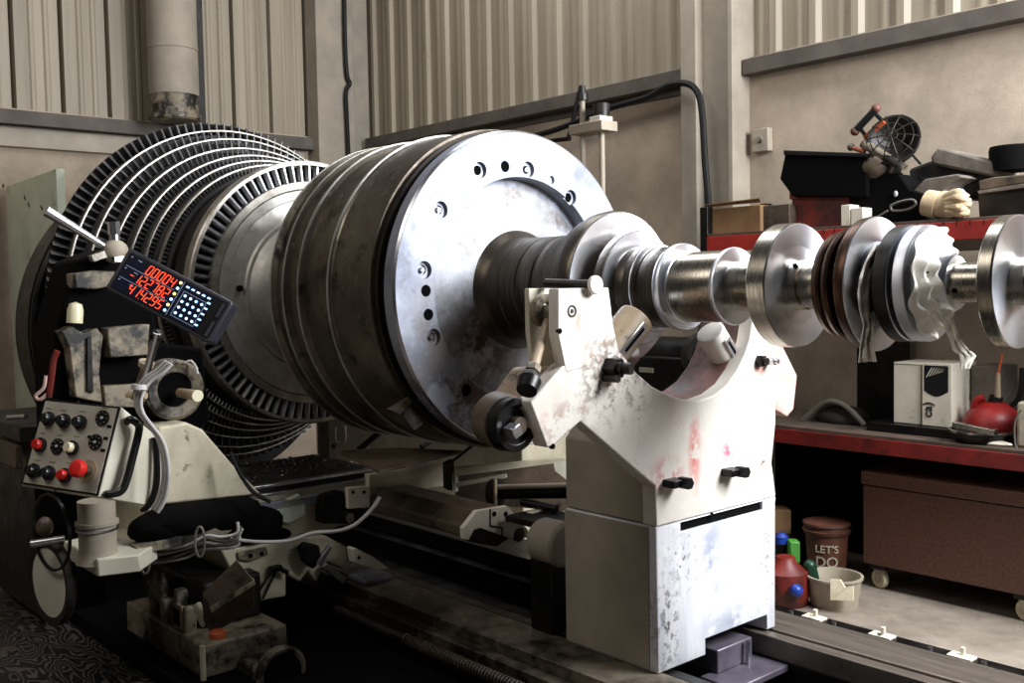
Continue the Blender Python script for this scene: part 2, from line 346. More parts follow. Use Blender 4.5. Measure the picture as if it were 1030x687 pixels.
# duct
d = thing('exhaust_pipe', (WX+.32, 0.3, 2.6), 'fat beige vertical pipe against the ribbed wall at upper left', 'pipe')
def onX(px, py, X): p = at(px, py, X=X); return p
pc = onX(174, 60, -5.12); zb = onX(177, 122, -5.12).z; zk = onX(177, 97, -5.12).z; pr = .215
MB().cyl((pc.x, pc.y, zk), (pc.x, pc.y, 5.6), pr, n=40).ring((pc.x, pc.y, onX(174, 50, -5.12).z), (0, 0, 1), pr+.006, pr-.01, .02).build('pipe', 'column_paint', d)
MB().cyl((pc.x, pc.y, zb), (pc.x, pc.y, zk), pr*.96, n=40).ring((pc.x, pc.y, zb+.03), (0, 0, 1), pr+.01, pr*.8, .04).build('collar', 'beige_worn', d)
q = onX(202, 60, -5.3)
one(MB().box(WX+.04, WX+.16, q.y-.05, q.y+.05, 2.2, 5.6), 'gap_strip', 'dark_iron', 'dark vertical strip standing for the shaded gap right of the fat pipe', 'bar', bevel=.004)  # added dark strip stands for the dark gap beside the pipe
# cables on walls
P = [at(x, y, X=WX+.26) for x, y in ((346, -30), (347, 40), (349, 75), (352, 84), (348, 92), (349, 120), (351, 165))]
one(MB().tube(P, .022, 8), 'cable', 'black_rubber', 'black cable hanging down the corner column', 'cable')
P = [at(x, y, Y=WY-.27) for x, y in ((440, 152), (540, 136), (610, 110), (650, 98), (672, 86), (690, 84), (701, 92), (706, 112), (709, 160), (713, 225))]
cd = thing('conduit', (at(713, 225, Y=WY-.16).x, WY-.16, 2.1), 'black bent conduit running under the girt and down the column', 'conduit')
MB().tube(P+[Vector((P[-1].x, P[-1].y, 1.2)), Vector((P[-1].x, P[-1].y, .01))], .024, 8, 6).build('pipe', 'black_rubber', cd)
P = [at(x, y, Y=WY-.22) for x, y in ((445, 158), (560, 141), (572, 137), (579, 108), (584, 88))]
one(MB().tube(P, .018, 8, 3), 'cable', 'black_rubber', 'short black cable bent up beside the two steel rods', 'cable')
jb = at(766, 141, Y=WY-.04)
b = thing('junction_box', (jb.x, WY, jb.z-.08), 'small beige electrical box on the wall right of the column', 'electrical box')
MB().box(jb.x-.07, jb.x+.065, WY-.06, WY, jb.z-.08, jb.z+.08).build('box', 'column_paint', b, .006)
MB().cyl((jb.x, WY-.075, jb.z), (jb.x, WY-.05, jb.z), .022).build('knob', 'beige_worn', b)
# two rods with clamp
rp = thing('rod_clamp', tuple(at(597, 240, Y=1.1).xy)+(0,), 'two slim steel rods joined by a clamp block behind the rotor flange', 'stand')
def rp_at(x, y): return at(x, y, Y=1.1)
a1, a2 = rp_at(587, 200), rp_at(604, 210)
MB().cyl((a1.x, 1.1, 0), (a1.x, 1.1, rp_at(587, 95).z), .017).build('rod', 'beige_side', rp)
MB().cyl((a2.x, 1.12, 0), (a2.x, 1.12, rp_at(604, 132).z), .017).build('rod', 'beige_side', rp)
z1, z0 = rp_at(596, 124).z, rp_at(596, 134).z
MB().box(a1.x-.06, a2.x+.075, 1.04, 1.18, z0, z1).build('clamp_block', 'beige_side', rp, .005)
MB().box(a2.x-.045, a2.x+.045, 1.06, 1.17, z1, rp_at(604, 117).z).build('upper_block', 'white_paint', rp, .004)
MB().cyl((a2.x, 1.12, rp_at(604, 117).z), (a2.x, 1.12, rp_at(604, 104).z), .05).build('cap', 'dark_iron', rp)
MB().cyl((a1.x, 1.1, rp_at(587, 101).z), (a1.x, 1.1, rp_at(587, 94).z), .036).cyl((a1.x, 1.1, rp_at(587, 94).z), (a1.x, 1.1, rp_at(587, 86).z), .02).build('nut', 'dark_iron', rp)
MB().box(a1.x-.3, a2.x+.3, .95, 1.3, 0, .05).build('foot', 'dark_iron', rp, .005)
# ================================================================== ROTOR
rot = thing('turbine_rotor', (-.6, 0, AX-1.25), 'huge bladed turbine rotor lying across the lathe with polished shaft end', 'rotor')
O3 = (0, 0, AX); DX = (1, 0, 0)
def L(prof, name, mat, parent=rot, n=96, closed=False, bevel=0, ang=35): return MB().lathe(prof, O3, DX, n, closed).build(name, mat, parent, bevel, ang)
rows = [(-3.27, 1.255, 130, .10), (-3.13, 1.175, 130, .08), (-2.99, 1.10, 120, .08), (-2.85, 1.02, 160, .07), (-2.71, .955, 180, .06), (-2.58, .905, 190, .05), (-2.44, .862, 190, .045)]
def blade_row(x, ri, ro, n, w, t, stag, parent):
    mb = MB()
    for i in range(n):
        a = 2*PI*i/n; e = Vector((0, math.cos(a), math.sin(a))); tn = Vector((0, -math.sin(a), math.cos(a)))
        vs = []
        for r, tw in ((ri, stag*.6), (ro, stag)):
            ax = Vector((math.cos(tw), 0, 0))+tn*math.sin(tw); nn = Vector((-math.sin(tw), 0, 0))+tn*math.cos(tw)
            for sx, st in ((-1, -.3), (0, -1), (1, -.3), (1, .3), (0, 1.2), (-1, .3)):
                vs.append(Vector((x, 0, AX))+e*r+ax*(sx*w/2)+nn*(st*t/2))
        mb.add(vs, [(0, 1, 2, 3, 4, 5), (11, 10, 9, 8, 7, 6)]+[(k, (k+1) % 6, (k+1) % 6+6, k+6) for k in range(6)])
    return mb.build('blade_row', 'blade_metal', parent)
for i, (x, r, n, bl) in enumerate(rows):
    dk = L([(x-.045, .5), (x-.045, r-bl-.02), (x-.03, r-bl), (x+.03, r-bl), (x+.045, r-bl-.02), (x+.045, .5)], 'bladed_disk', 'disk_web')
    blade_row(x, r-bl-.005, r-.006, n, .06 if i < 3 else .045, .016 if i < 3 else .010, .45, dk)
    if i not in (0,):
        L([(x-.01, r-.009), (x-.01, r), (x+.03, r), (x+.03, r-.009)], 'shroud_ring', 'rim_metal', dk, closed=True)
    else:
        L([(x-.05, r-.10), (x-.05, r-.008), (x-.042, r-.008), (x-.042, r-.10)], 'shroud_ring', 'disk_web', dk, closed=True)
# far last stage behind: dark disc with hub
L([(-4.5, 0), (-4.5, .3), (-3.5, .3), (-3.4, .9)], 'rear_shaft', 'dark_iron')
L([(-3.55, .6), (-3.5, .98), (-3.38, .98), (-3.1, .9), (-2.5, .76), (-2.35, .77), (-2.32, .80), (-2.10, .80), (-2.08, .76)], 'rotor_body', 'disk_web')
# front bladed disc A
A = L([(-2.08, .6), (-2.08, .705), (-2.0, .705), (-1.995, .66), (-1.985, .655), (-1.985, .60), (-1.99, .595), (-1.975, .50), (-1.96, .49), (-1.955, .40)], 'bladed_disk', 'steel_disc')
blade_row(-2.035, .70, .818, 84, .06, .033, .12, A)
L([(-2.075, .812), (-2.075, .843), (-2.0, .843), (-1.99, .835), (-1.99, .815)], 'shroud_ring', 'rim_metal', A, closed=True)
L([(-1.992, .66), (-1.992, .712), (-1.978, .708), (-1.978, .664)], 'inner_band', 'rim_metal', A, closed=True)
L([(-2.08, .60), (-2.078, .81), (-2.07, .81), (-2.07, .60)], 'back_plate', 'dark_iron', A, closed=True)
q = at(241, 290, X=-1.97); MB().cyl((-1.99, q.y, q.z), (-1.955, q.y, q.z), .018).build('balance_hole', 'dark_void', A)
L([(-1.99, .50), (-1.93, .44), (-1.8, .40), (-1.2, .40), (-1.06, .45)], 'hub', 'steel_disc')
# drum
L([(-1.05, .40), (-1.06, .78), (-1.045, .815), (-1.03, .815), (-1.01, .795), (-.935, .80), (-.925, .812), (-.905, .812), (-.895, .79), (-.785, .79), (-.775, .806), (-.75, .806), (-.74, .788), (-.50, .79), (-.49, .806), (-.465, .806), (-.455, .80), (-.13, .80), (-.125, .775), (-.12, .40)], 'drum', 'steel_drum', n=128, ang=25)
for x in (-1.038, -.915, -.762, -.478): L([(x-.009, .80), (x-.009, .8185 if x < -1 else .8145), (x+.007, .8185 if x < -1 else .8145), (x+.007, .80)], 'drum_rib', 'steel_disc', closed=True)
L([(-.13, .5), (-.13, .775), (-.105, .775), (-.105, .79), (-.085, .79), (-.085, .765), (-.06, .765), (-.06, .5)], 'groove_ring', 'steel_groove', n=128, closed=True)
FX = .023
fl = L([(-.12, .30), (-.12, .70), (-.06, .70), (-.06, .768), (-.055, .776), (.013, .776), (FX, .768), (FX, .552), (-.055, .546), (-.06, .50), (-.035, .42), (-.04, .30)], 'coupling_flange', 'steel_flange', n=160, closed=True)
cm = MB()
def hole(px, py, r, dp=.07, cb=0):
    r *= 1.15; cb *= 1.1
    q = at(px, py, X=FX); cm.lathe([(-dp, 0), (-dp, r), (-cb*.5-.001, r)]+([(-cb*.5, cb*1.0+r*.0)] if cb else [])+[(.03, cb if cb else r), (.03, 0)], (FX, q.y, q.z), DX, 28)
for a in ((483, 171, .021, .07, .036), (508, 167.5, .024), (531.5, 170.5, .018, .05, .036), (554.7, 181, .019, .015), (574.2, 198.5, .021, .07, .035), (443.6, 211, .02, .03, .036),
          (427, 271.5, .021, .03, .037), (428.5, 292.5, .024), (431, 316.5, .024), (436.3, 339.3, .02, .03, .036), (469, 392.6, .026), (491, 403.7, .011)): hole(*a)
cut(fl, cm)
for px, py, r in ((483, 171, .024), (508, 167.5, .0275), (574.2, 198.5, .024), (428.5, 292.5, .0275), (431, 316.5, .0275), (469, 392.6, .0295), (491, 403.7, .012)):
    q = at(px, py, X=FX); MB().cyl((FX-.068, q.y, q.z), (FX-.026 if r in (.024,) else FX-.006, q.y, q.z), r-.0006, n=28).build('bolt_hole_shade', 'dark_void', fl)  # black plugs stand for the shade inside the bolt holes
for px, py in ((531.5, 170.5), (443.6, 211), (427, 271.5), (436.3, 339.3)):
    q = at(px, py, X=FX); MB().hexb((FX-.03, q.y, q.z), DX, .013, .018).build('flange_bolt', 'steel_bright', rot)
L([(FX-.012, .770), (FX-.012, .7775), (FX+.001, .770), (FX+.0, .766)], 'flange_edge', 'steel_bright', n=128, closed=True)
L([(-.056, .51), (-.03, .42), (-.028, .36), (-.02, .30), (-.005, .27), (-.05, .26)], 'flange_dish', 'steel_dish')
# shaft
L([(-.03, .30), (0, .285), (.02, .262), (.05, .252), (.12, .25), (.125, .246), (.13, .25), (.225, .25), (.23, .244), (.24, .25), (.33, .25), (.335, .242), (.345, .25), (.40, .256), (.53, .262), (.55, .27), (.56, .20)], 'seal_journal', 'steel_shaft')
L([(.55, .26), (.555, .322), (.60, .334), (.605, .34), (.66, .345), (.675, .34), (.676, .205)], 'thrust_disk', 'steel_shaft')
L([(.67, .20), (.677, .337), (.680, .334), (.680, .20)], 'thrust_face', 'steel_face', closed=True)
L([(.67, .21), (.715, .205), (.72, .235), (.74, .247), (.782, .25), (.783, .17)], 'stepped_ring', 'steel_shaft')
L([(.780, .17), (.7835, .248), (.787, .245), (.787, .17)], 'ring_face', 'steel_face', closed=True)
L([(.78, .18), (.83, .17), (.845, .188), (.88, .192), (.883, .15)], 'stepped_ring', 'steel_shaft')
L([(.879, .14), (.8835, .190), (.888, .188), (.888, .14)], 'ring_face', 'steel_face', closed=True)
L([(.88, .17), (.90, .172), (.905, .166), (.915, .172), (1.0, .172), (1.005, .13)], 'shaft_collar', 'steel_shaft')
L([(1.0, .13), (1.0, .178), (1.01, .183), (1.03, .183), (1.036, .179), (1.036, .14)], 'oil_thrower', 'steel_face')
L([(1.03, .146), (1.26, .146), (1.27, .143), (1.27, .09)], 'bearing_journal', 'steel_brushed')
L([(1.03, .150), (1.05, .150), (1.052, .146), (1.03, .146)], 'journal_lip', 'steel_bright', closed=True)
L([(1.265, .09), (1.27, .154), (1.282, .157), (1.29, .154), (1.292, .09)], 'shaft_collar', 'steel_face')
L([(1.29, .095), (1.31, .098), (1.52, .098)], 'shaft_journal', 'steel_brushed')
L([(1.50, .09), (1.50, .232), (1.504, .235), (1.577, .235), (1.5805, .232), (1.581, .20)], 'thrust_collar', 'steel_brushed', n=128, ang=20)
L([(1.575, .08), (1.5815, .232), (1.5835, .231), (1.575, .105), (1.57, .08)], 'collar_face', 'steel_face', n=128)
L([(1.57, .093), (1.615, .093), (1.62, .084), (1.63, .084), (1.635, .089), (1.76, .089)], 'shaft_journal', 'steel_brushed')
q = at(794, 276, Y=-.08); MB().cyl((1.60, -.05, AX+.062), (1.60, -.066, AX+.078), .009).build('set_screw_hole', 'dark_void', rot)
L([(1.74, .08), (1.745, .188), (1.765, .194), (1.775, .19), (1.776, .13), (1.79, .13)], 'copper_seal', 'copper_ring')
L([(1.79, .12), (1.79, .20), (1.805, .205), (1.815, .20), (1.816, .12)], 'copper_seal', 'copper_ring')
L([(1.815, .155), (1.86, .16)], 'seal_spacer', 'dark_iron')
L([(1.855, .08), (1.855, .228), (1.862, .236), (1.885, .240), (1.897, .238)], 'seal_disk', 'copper_ring')
L([(1.896, .08), (1.897, .238), (1.901, .236), (1.905, .10)], 'disk_face', 'steel_face')
L([(1.90, .15), (1.985, .15)], 'seal_spacer', 'dark_iron')
L([(1.98, .08), (1.98, .196), (1.985, .202), (2.026, .202), (2.03, .199), (2.032, .10)], 'seal_disk', 'dark_iron')
L([(2.029, .08), (2.03, .199), (2.033, .197), (2.035, .10)], 'disk_face', 'steel_face')
L([(2.03, .14), (2.06, .14)], 'seal_spacer', 'dark_iron')
L([(2.05, .08), (2.05, .195), (2.054, .199), (2.088, .199), (2.092, .197), (2.094, .15), (2.12, .135), (2.16, .10), (2.18, .09), (2.185, .064)], 'end_disk', 'steel_face')
for px, py in ((940, 258), (933, 283), (949, 292), (946, 259)):
    q = at(px, py, X=2.10); v = Vector((0, q.y, q.z-AX)).normalized()
for a in (70, 150, 200, 20, 100):
    v = Vector((0, math.cos(math.radians(a+90)), math.sin(math.radians(a+90)))); p = Vector((2.13, 0, AX))+v*.127
    MB().cyl(p-Vector((.02, 0, 0))-v*.02, p+Vector((.006, 0, 0))+v*.003, .011).build('screw_hole', 'dark_void', rot)
L([(2.16, .068), (2.35, .068)], 'shaft_end', 'steel_brushed')
MB().cyl((2.20, -.055, AX-.022), (2.20, -.067, AX-.026), .009).build('set_screw_hole', 'dark_void', rot)
L([(2.335, .06), (2.335, .211), (2.339, .214), (2.377, .214), (2.3805, .212), (2.381, .18)], 'thrust_collar', 'steel_brushed', n=128, ang=20)
L([(2.375, .06), (2.3815, .2125), (2.384, .211), (2.376, .085), (2.37, .06)], 'collar_face', 'steel_face', n=128)
L([(2.37, .076), (2.42, .076), (2.425, .068), (2.95, .068), (2.95, 0)], 'shaft_end', 'steel_brushed')
# small angle bracket clamped under the drum edge
p = at(408, 415, X=-.1)
bk_ = thing('angle_bracket', tuple(p), 'small shiny bent steel bracket under the edge of the drum', 'bracket')
pts = [at(x, y, X=-.1) for x, y in ((403, 416), (411, 407), (424, 425), (416, 432))]
MB().solid(pts, (.0, .012, -.004)).build('plate', 'steel_bright', bk_, .001)
pts = [at(x, y, X=-.1) for x, y in ((392, 412), (403, 417), (421, 400), (414, 399))]
MB().solid(pts, (-.03, .0, 0)).build('plate', 'brown_oily', bk_, .001)
MB().bx(at(421, 402, X=-.1), (.03, .03, .02)).build('bolt', 'steel_bright', bk_)
# ================================================================== STEADY REST
sr = thing('steady_rest', (.95, 0, .25), 'white steel steady rest with U-shaped yoke carrying the rotor shaft', 'steady rest')
X0, X1 = .70, 1.20
base = MB().prism([(-.395, .252), (.39, .252), (.395, .80), (.40, .828), (-.395, .828)], 'X', X0, X1).build('base', 'white_paint_base', sr, .004)
cut(base, MB().box(X1-.25, X1+.1, -.25, .30, .785, .824).box(X1-.30, X1+.1, -.10, .33, .1, .32))
MB().box(X1-.24, X1-.012, -.248, .298, .786, .823).build('slot_shade', 'dark_void', sr)  # black filler stands for the shade inside the slot
MB().box(X0-.002, X0+.46, -.40, -.3962, .262, .822).build('side_shade', 'beige_side', sr, .001)  # thin darker sheet puts shade on the unlit side of the base
yp_old = [(-.395, .83), (-.40, .99), (-.50, 1.06), (-.80, 1.28), (-.93, 1.21), (-.965, 1.205), (-1.04, 1.37), (-.93, 1.45), (-.885, 1.50), (-.90, 1.755), (-.647, 1.755), (-.625, 1.62), (-.60, 1.54), (-.50, 1.434), (-.41, 1.375), (-.32, 1.335), (-.22, 1.307), (-.13, 1.296), (-.03, 1.31), (.06, 1.345), (.13, 1.40), (.18, 1.46), (.215, 1.52), (.25, 1.64), (.39, 1.64), (.42, 1.50), (.405, 1.30), (.40, 1.15), (.37, .98), (.385, .91), (.40, .83)]
yl = [(-.395, .83), (-.40, .99), (-.50, 1.06), (-.80, 1.28), (-.93, 1.21), (-.965, 1.205), (-1.04, 1.37), (-.93, 1.45), (-.87, 1.49), (-.60, 1.53), (-.50, 1.434), (-.41, 1.375), (-.32, 1.335), (-.22, 1.307), (-.13, 1.296), (-.03, 1.31), (.06, 1.345), (.13, 1.40), (.18, 1.46), (.215, 1.52), (.25, 1.64), (.39, 1.64), (.42, 1.50), (.405, 1.30), (.40, 1.15), (.37, .98), (.385, .91), (.40, .83)]
yk = MB().prism(yl, 'X', 1.13, X1).build('yoke', 'white_paint', sr, .006)
MB().prism([(-.87, 1.46), (-.905, 1.60), (-.90, 1.755), (-.647, 1.755), (-.625, 1.62), (-.59, 1.50)], 'X', 1.15, X1+.001).build('arm_plate', 'white_paint', sr, .004)
MB().prism([(-.84, 1.42), (-.865, 1.60), (-.865, 1.757), (-.74, 1.757), (-.73, 1.5), (-.60, 1.46), (-.60, 1.40)], 'X', .985, 1.01).build('rear_plate', 'cream_clean', sr, .003)
MB().box(1.0, 1.16, -.68, -.655, 1.45, 1.70).build('web', 'beige_side', sr, .003)
# casting behind the yoke down to the base, and the thick inner rim of the U
MB().prism([(-.395, .83), (-.395, 1.13), (-.30, 1.20), (.30, 1.20), (.39, 1.13), (.39, .83)], 'X', X0, 1.135).build('casting', 'beige_side', sr, .01)
rim = [(-.60, 1.40), (-.50, 1.434), (-.41, 1.375), (-.32, 1.335), (-.22, 1.307), (-.13, 1.296), (-.03, 1.31), (.06, 1.345), (.13, 1.40), (.18, 1.46), (.215, 1.52), (.25, 1.63), (.36, 1.60), (.36, 1.12), (-.35, 1.12), (-.55, 1.25)]
MB().prism(rim, 'X', .93, 1.132).build('inner_rim', 'rust_rim', sr, .004)
w = [(.40, 1.62), (.50, 1.50), (.63, 1.34), (.60, 1.19), (.55, 1.16), (.46, 1.20), (.38, 1.26), (.38, 1.6)]
MB().prism(w, 'X', 1.04, 1.16).build('wing', 'pink_paint', sr, .005)
w = [(-1.02, 1.36), (-.90, 1.47), (-.66, 1.47), (-.60, 1.40), (-.78, 1.29), (-.95, 1.22)]
MB().prism(w, 'X', .95, 1.132).build('wing', 'cream_arm', sr, .012)
# housing at the lower left: round boss with dark end and bolt
c = at(516, 427, X=1.13)
MB().cyl((1.01, c.y+.02, c.z+.01), (1.11, c.y, c.z), .098, n=32).build('boss', 'brown_oily', sr, .006)
MB().cyl((1.09, c.y, c.z), (1.135, c.y, c.z), .092, n=32).ring((1.135, c.y, c.z), DX, .094, .066, .03).build('boss_cap', 'black_oily', sr, .004)
MB().cyl((1.12, c.y, c.z), (1.17, c.y, c.z), .03).build('spindle', 'brown_oily', sr)
q = at(520, 434, X=1.2); MB().bx((1.18, q.y, q.z), (.05, .04, .04), R3(25, 'X')).build('square_bolt', 'steel_bright', sr, .003)
# tie rod
r0, r1 = at(533, 382, X=1.2), at(552, 318, X=1.08)
dr = (r1-r0).normalized()
MB().cyl(r0, r1, .020, .014).build('tie_rod', 'cream_arm', sr)
MB().hexb(r0-dr*.005, dr, .034, .03).build('nut', 'dark_iron', sr); MB().hexb(r0+dr*.035, dr, .028, .03).build('nut', 'beige_worn', sr)
MB().cyl(r0-dr*.05, r0-dr*.005, .036, .042).build('rod_end', 'black_oily', sr)
MB().cyl((1.0, r1.y, r1.z+.01), (1.15, r1.y, r1.z+.01), .03).ring((1.06, r1.y, r1.z+.02), DX, .06, .03, .03).build('rod_pivot', 'beige_worn', sr)
# bolts
def stud(px, py, X, r, h, mat='black_oily', name='bolt'):
    q = at(px, py, X=X); a = MB().hexb((X-.01, q.y, q.z), DX, r, h+.01).cyl((X+h, q.y, q.z), (X+h+.015, q.y, q.z), r*.55).build(name, mat, sr); return q
stud(613, 370, 1.2, .042, .05); q = at(613, 370, X=1.2)
MB().cyl((1.22, q.y, q.z), (1.29, q.y+.02, q.z), .022).cyl((1.2, q.y-.03, q.z-.035), (1.27, q.y-.03, q.z-.035), .014).build('clamp_screw', 'dark_iron', sr)
stud(763, 363, 1.2, .027, .03); stud(771, 363, 1.2, .02, .045, 'steel_bright')
q = at(575, 313, X=1.2); MB().ring((1.2, q.y, q.z), DX, .022, .015, .006).cyl((1.19, q.y, q.z), (1.203, q.y, q.z), .008).build('plug', 'dark_iron', sr)
for px, py in ((541+22, 333), (556, 449), (716, 518)):
    q = at(px, py, X=1.2); MB().cyl((1.19, q.y, q.z), (1.2025, q.y, q.z), .010).build('small_hole', 'dark_void', sr)
# pin lying across the top of the left arm
q = at(594, 291, X=1.2); MB().cyl((1.02, q.y-.05, 1.774), (1.22, q.y, 1.765), .018).build('pin', 'dark_iron', sr); MB().cyl((1.215, q.y, 1.765), (1.232, q.y, 1.765), .034).build('pin_head', 'white_paint', sr, .004)
# foot bolts on the ledge above the base
for px, py in ((673, 485), (731, 474)):
    q = at(px, py, X=X1); MB().bx((X1+.02, q.y, q.z), (.07, .075, .03)).build('ledge_bolt', 'black_oily', sr, .004)
    MB().cyl((X1+.03, q.y+.03, q.z), (X1+.08, q.y+.03, q.z), .024, n=6).build('bolt_head', 'lamp_black', sr)
# jaws
def jaw(p0, p1, r, mat, tip):
    p0 = Vector(p0); p1 = Vector(p1); d = (p1-p0).normalized()
    j = MB().cyl(p0, p1, r, n=32).build('jaw', mat, sr, .006); 
    side = Vector((1, 0, 0)); perp = d.cross(side).normalized(); q = R3(0, 'X')
    a = p0.lerp(p1, .42)+side*r*.93; b = p0.lerp(p1, .90)+side*r*.93
    MB().solid([a+perp*.022, b+perp*.022, b-perp*.022, a-perp*.022], side*.010).build('key_plate', tip, j, .004)
    MB().solid([a+perp*.006+d*.02, b+perp*.006-d*.02, b-perp*.006-d*.02, a-perp*.006+d*.02], side*.012).build('slot', 'dark_void', j)
    return j
jaw((1.03, -.60, 1.40), (1.06, -.34, 1.63), .075, 'cream_arm', 'steel_bright')
jaw((1.08, .36, 1.28), (1.08, .10, 1.56), .062, 'white_paint', 'steel_bright')
MB().lathe([(0, 0), (0, .10), (.05, .13), (.08, .13), (.10, .1), (.1, 0)], (.93, -.40, 1.50), (.2, .75, .6), 32).build('jaw_pad', 'steel_face', sr)
# clamp plate under the base
MB().box(1.16, 1.34, -.09, .28, .12, .15).box(1.0, 1.2, -.02, .22, .15, .25).build('clamp_plate', 'plate_steel', sr, .006)
MB().cyl((1.22, .16, .15), (1.22, .16, .25), .010).build('clamp_stud', 'steel_bright', sr)
# ================================================================== BED
bed = thing('lathe_bed', (0, 0, 0), 'long oily lathe bed with two flat guide rails running under the rotor', 'lathe bed')
def rail(y0, y1, nm):
    s = 1 if y0 > 0 else -1
    m = (MB().box(.9, 4.2, y0, y1, .16, .25).build(nm, 'rail_steel', bed, .004), MB().box(-5, .9, y0, y1, .16, .25).build(nm, 'black_oily', bed, .004)) if y0 > 0 else MB().box(-5, 4.2, y0, y1, .16, .25).build(nm, 'rail_oil_shade', bed, .004)  # far rail goes black left of the rest: oil and shade in its colour
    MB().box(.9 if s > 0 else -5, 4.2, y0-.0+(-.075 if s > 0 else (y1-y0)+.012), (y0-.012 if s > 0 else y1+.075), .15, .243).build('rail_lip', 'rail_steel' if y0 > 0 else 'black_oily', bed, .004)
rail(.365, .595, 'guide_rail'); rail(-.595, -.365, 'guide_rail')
MB().box(-5, 4.2, -.66, -.60, .13, .20).build('rail_lip', 'rail_oil_shade', bed, .004)
MB().box(-5, 4.2, -.60, -.28, .0, .155).box(-5, 4.2, .28, .60, .0, .155).build('bed_body', 'black_oily', bed)
MB().box(-5, 4.2, -.28, .28, .0, .03).build('bed_pan', 'black_oily', bed)
MB().box(-5, 4.2, .61, .70, .0, .235).build('rack_strip', 'black_oily', bed, .003)
MB().box(-4.9, 4.2, -1.6, -.66, .0, .05).box(-4.9, 4.2, -1.62, -1.6, 0, .08).build('floor_shade', 'dark_void', bed)  # black sheet added for the deep shadow on the floor beside the bed
ls = MB().cyl((-.6, -.74, .17), (3.9, -.74, .17), .022)
ls.build('lead_screw', 'dark_iron', bed)
mb = MB(); n = 150; P = []
for i in range(n*8): a = 2*PI*i/8; P.append(Vector((.0+i*.02/8, -.74+.026*math.cos(a), .17+.026*math.sin(a))))
mb.tube(P, .004, 4, 0).build('screw_thread', 'brown_oily', bed)
for px, py in ((829, 617), (894, 636), (968, 660)):
    q = at(px, py, Z=.24); c_ = MB().box(q.x-.05, q.x+.05, .62, .68, .235, .245).cyl((q.x, .66, .245), (q.x, .66, .275), .010).build('rail_clip', 'white_card', bed, .002)
for i in range(9): MB().cyl((.9+i*.22, .635, .235), (.9+i*.22, .635, .25), .011, n=12).build('rail_bolt', 'steel_bright', bed)
# bearing pad & wiper at the far end of the near rail
# ================================================================== HEADSTOCK GUARD (far left)
hs = thing('headstock', (-4.9, 0, 0), 'pale green sheet steel headstock cabinet behind the last rotor disk', 'machine cabinet')
MB().box(-5.0, -4.62, -.80, .9, .26, 2.2).build('cabinet', 'pale_panel', hs, .01)
MB().lathe([(0, .62), (0, 1.20), (.03, 1.235), (.42, 1.24), (.44, 1.22), (.44, 1.1), (.30, 1.05), (.28, .62)], (-4.12, 0, 1.50), (1, 0, 0), 96, True).build('chuck_guard', 'black_oily', hs)
MB().lathe([(0, 1.241), (0, 1.248), (.02, 1.248), (.02, 1.241)], (-3.76, 0, 1.50), (1, 0, 0), 96, True).build('guard_rim', 'dark_iron', hs)
e = at(62, 170, Y=-.86)
MB().prism([(-5.42, 0), (e.x, 0), (e.x, e.z), (-5.42, e.z-.02)], 'Y', -.90, -.84).build('guard_panel', 'pale_panel', hs, .003)
for px, py in ((3, 186), (25, 199), (29, 206), (42, 209)):
    q = at(px, py, Y=-.90); MB().bx(q, (.05, .006, .02), R3(40, 'Y')).build('screw', 'dark_iron', hs)
# ================================================================== CARRIAGE
cg = thing('lathe_carriage', (-1.1, -1.0, 0), 'greasy cream lathe carriage with cross slide, apron and handwheel left of the bed', 'lathe carriage')
def plate(pts, name, mat, dv=(-.1, 0, 0), parent=None, bevel=.004, **k):
    P = [at(*p, **k) for p in pts]; return MB().solid(P, dv).build(name, mat, parent or cg, bevel)
XC = -.78
plate([(222, 553), (262, 547), (304, 540), (328, 539), (349, 550), (350, 563), (345, 573), (330, 565), (318, 586), (310, 574), (302, 586), (288, 577), (288, 600), (252, 607), (235, 580)], 'saddle', 'cream_paint', (-.45, 0, 0), X=XC, bevel=.01)
plate([(150, 512), (225, 502), (330, 487), (378, 482), (374, 512), (352, 527), (325, 535), (240, 546), (150, 552)], 'slide_base', 'cream_paint', (-.5, 0, 0), X=-.84, bevel=.01)
plate([(279, 508), (302, 497), (307, 509), (307, 518), (290, 527), (276, 522)], 'side_plate', 'pale_panel', (-.04, 0, 0), X=-.80)
MB().box(-1.5, -.86, -1.45, -.32, .70, .80).build('cross_slide', 'black_oily', cg, .006)
ch = MB(); rr = random.Random(3)
for i in range(700):
    x, y = rr.uniform(-1.48, -.9), rr.uniform(-1.1, -.34); s = rr.uniform(.002, .0065)
    ch.bx((x, y, .805+rr.random()*.012), (s*1.6, s, s*.5), Matrix.Rotation(rr.random()*6, 3, (rr.random(), rr.random(), 1)))
tag(ch.build('metal_chips', 'chip_steel', None), 'glittering metal chips scattered over the black cross slide', 'metal chips', kind='stuff')
MB().box(-.875, -.835, -1.47, -.34, .785, .80).box(-.875, -.83, -1.47, -.34, .745, .757).build('edge_strip', 'steel_bright', cg, .002)
MB().box(-.87, -.845, -1.47, -.34, .757, .785).build('wiper', 'dark_iron', cg)
MB().box(-.86, -.80, -1.05, .15, .675, .715).build('lower_way', 'steel_flange', cg, .003)
# cream compound rest wedge
plate([(163, 508), (156, 470), (160, 430), (188, 425), (204, 432), (235, 468), (263, 497)], 'compound_rest', 'cream_paint', (-.38, 0, 0), X=-.79, bevel=.012)
# far block and plate
plate([(371, 477), (371, 501), (450, 489), (453, 466)], 'end_block', 'cream_paint', (-.45, 0, 0), X=-.80, bevel=.006)
P = [at(x, y, Z=.93) for x, y in ((340, 456), (400, 453), (465, 456), (382, 477))]; MB().solid(P, (0, 0, .015)).build('cover_plate', 'brown_oily', cg, .002)
P = [at(x, y, Z=.955) for x, y in ((342, 455), (370, 452), (372, 454), (344, 457))]
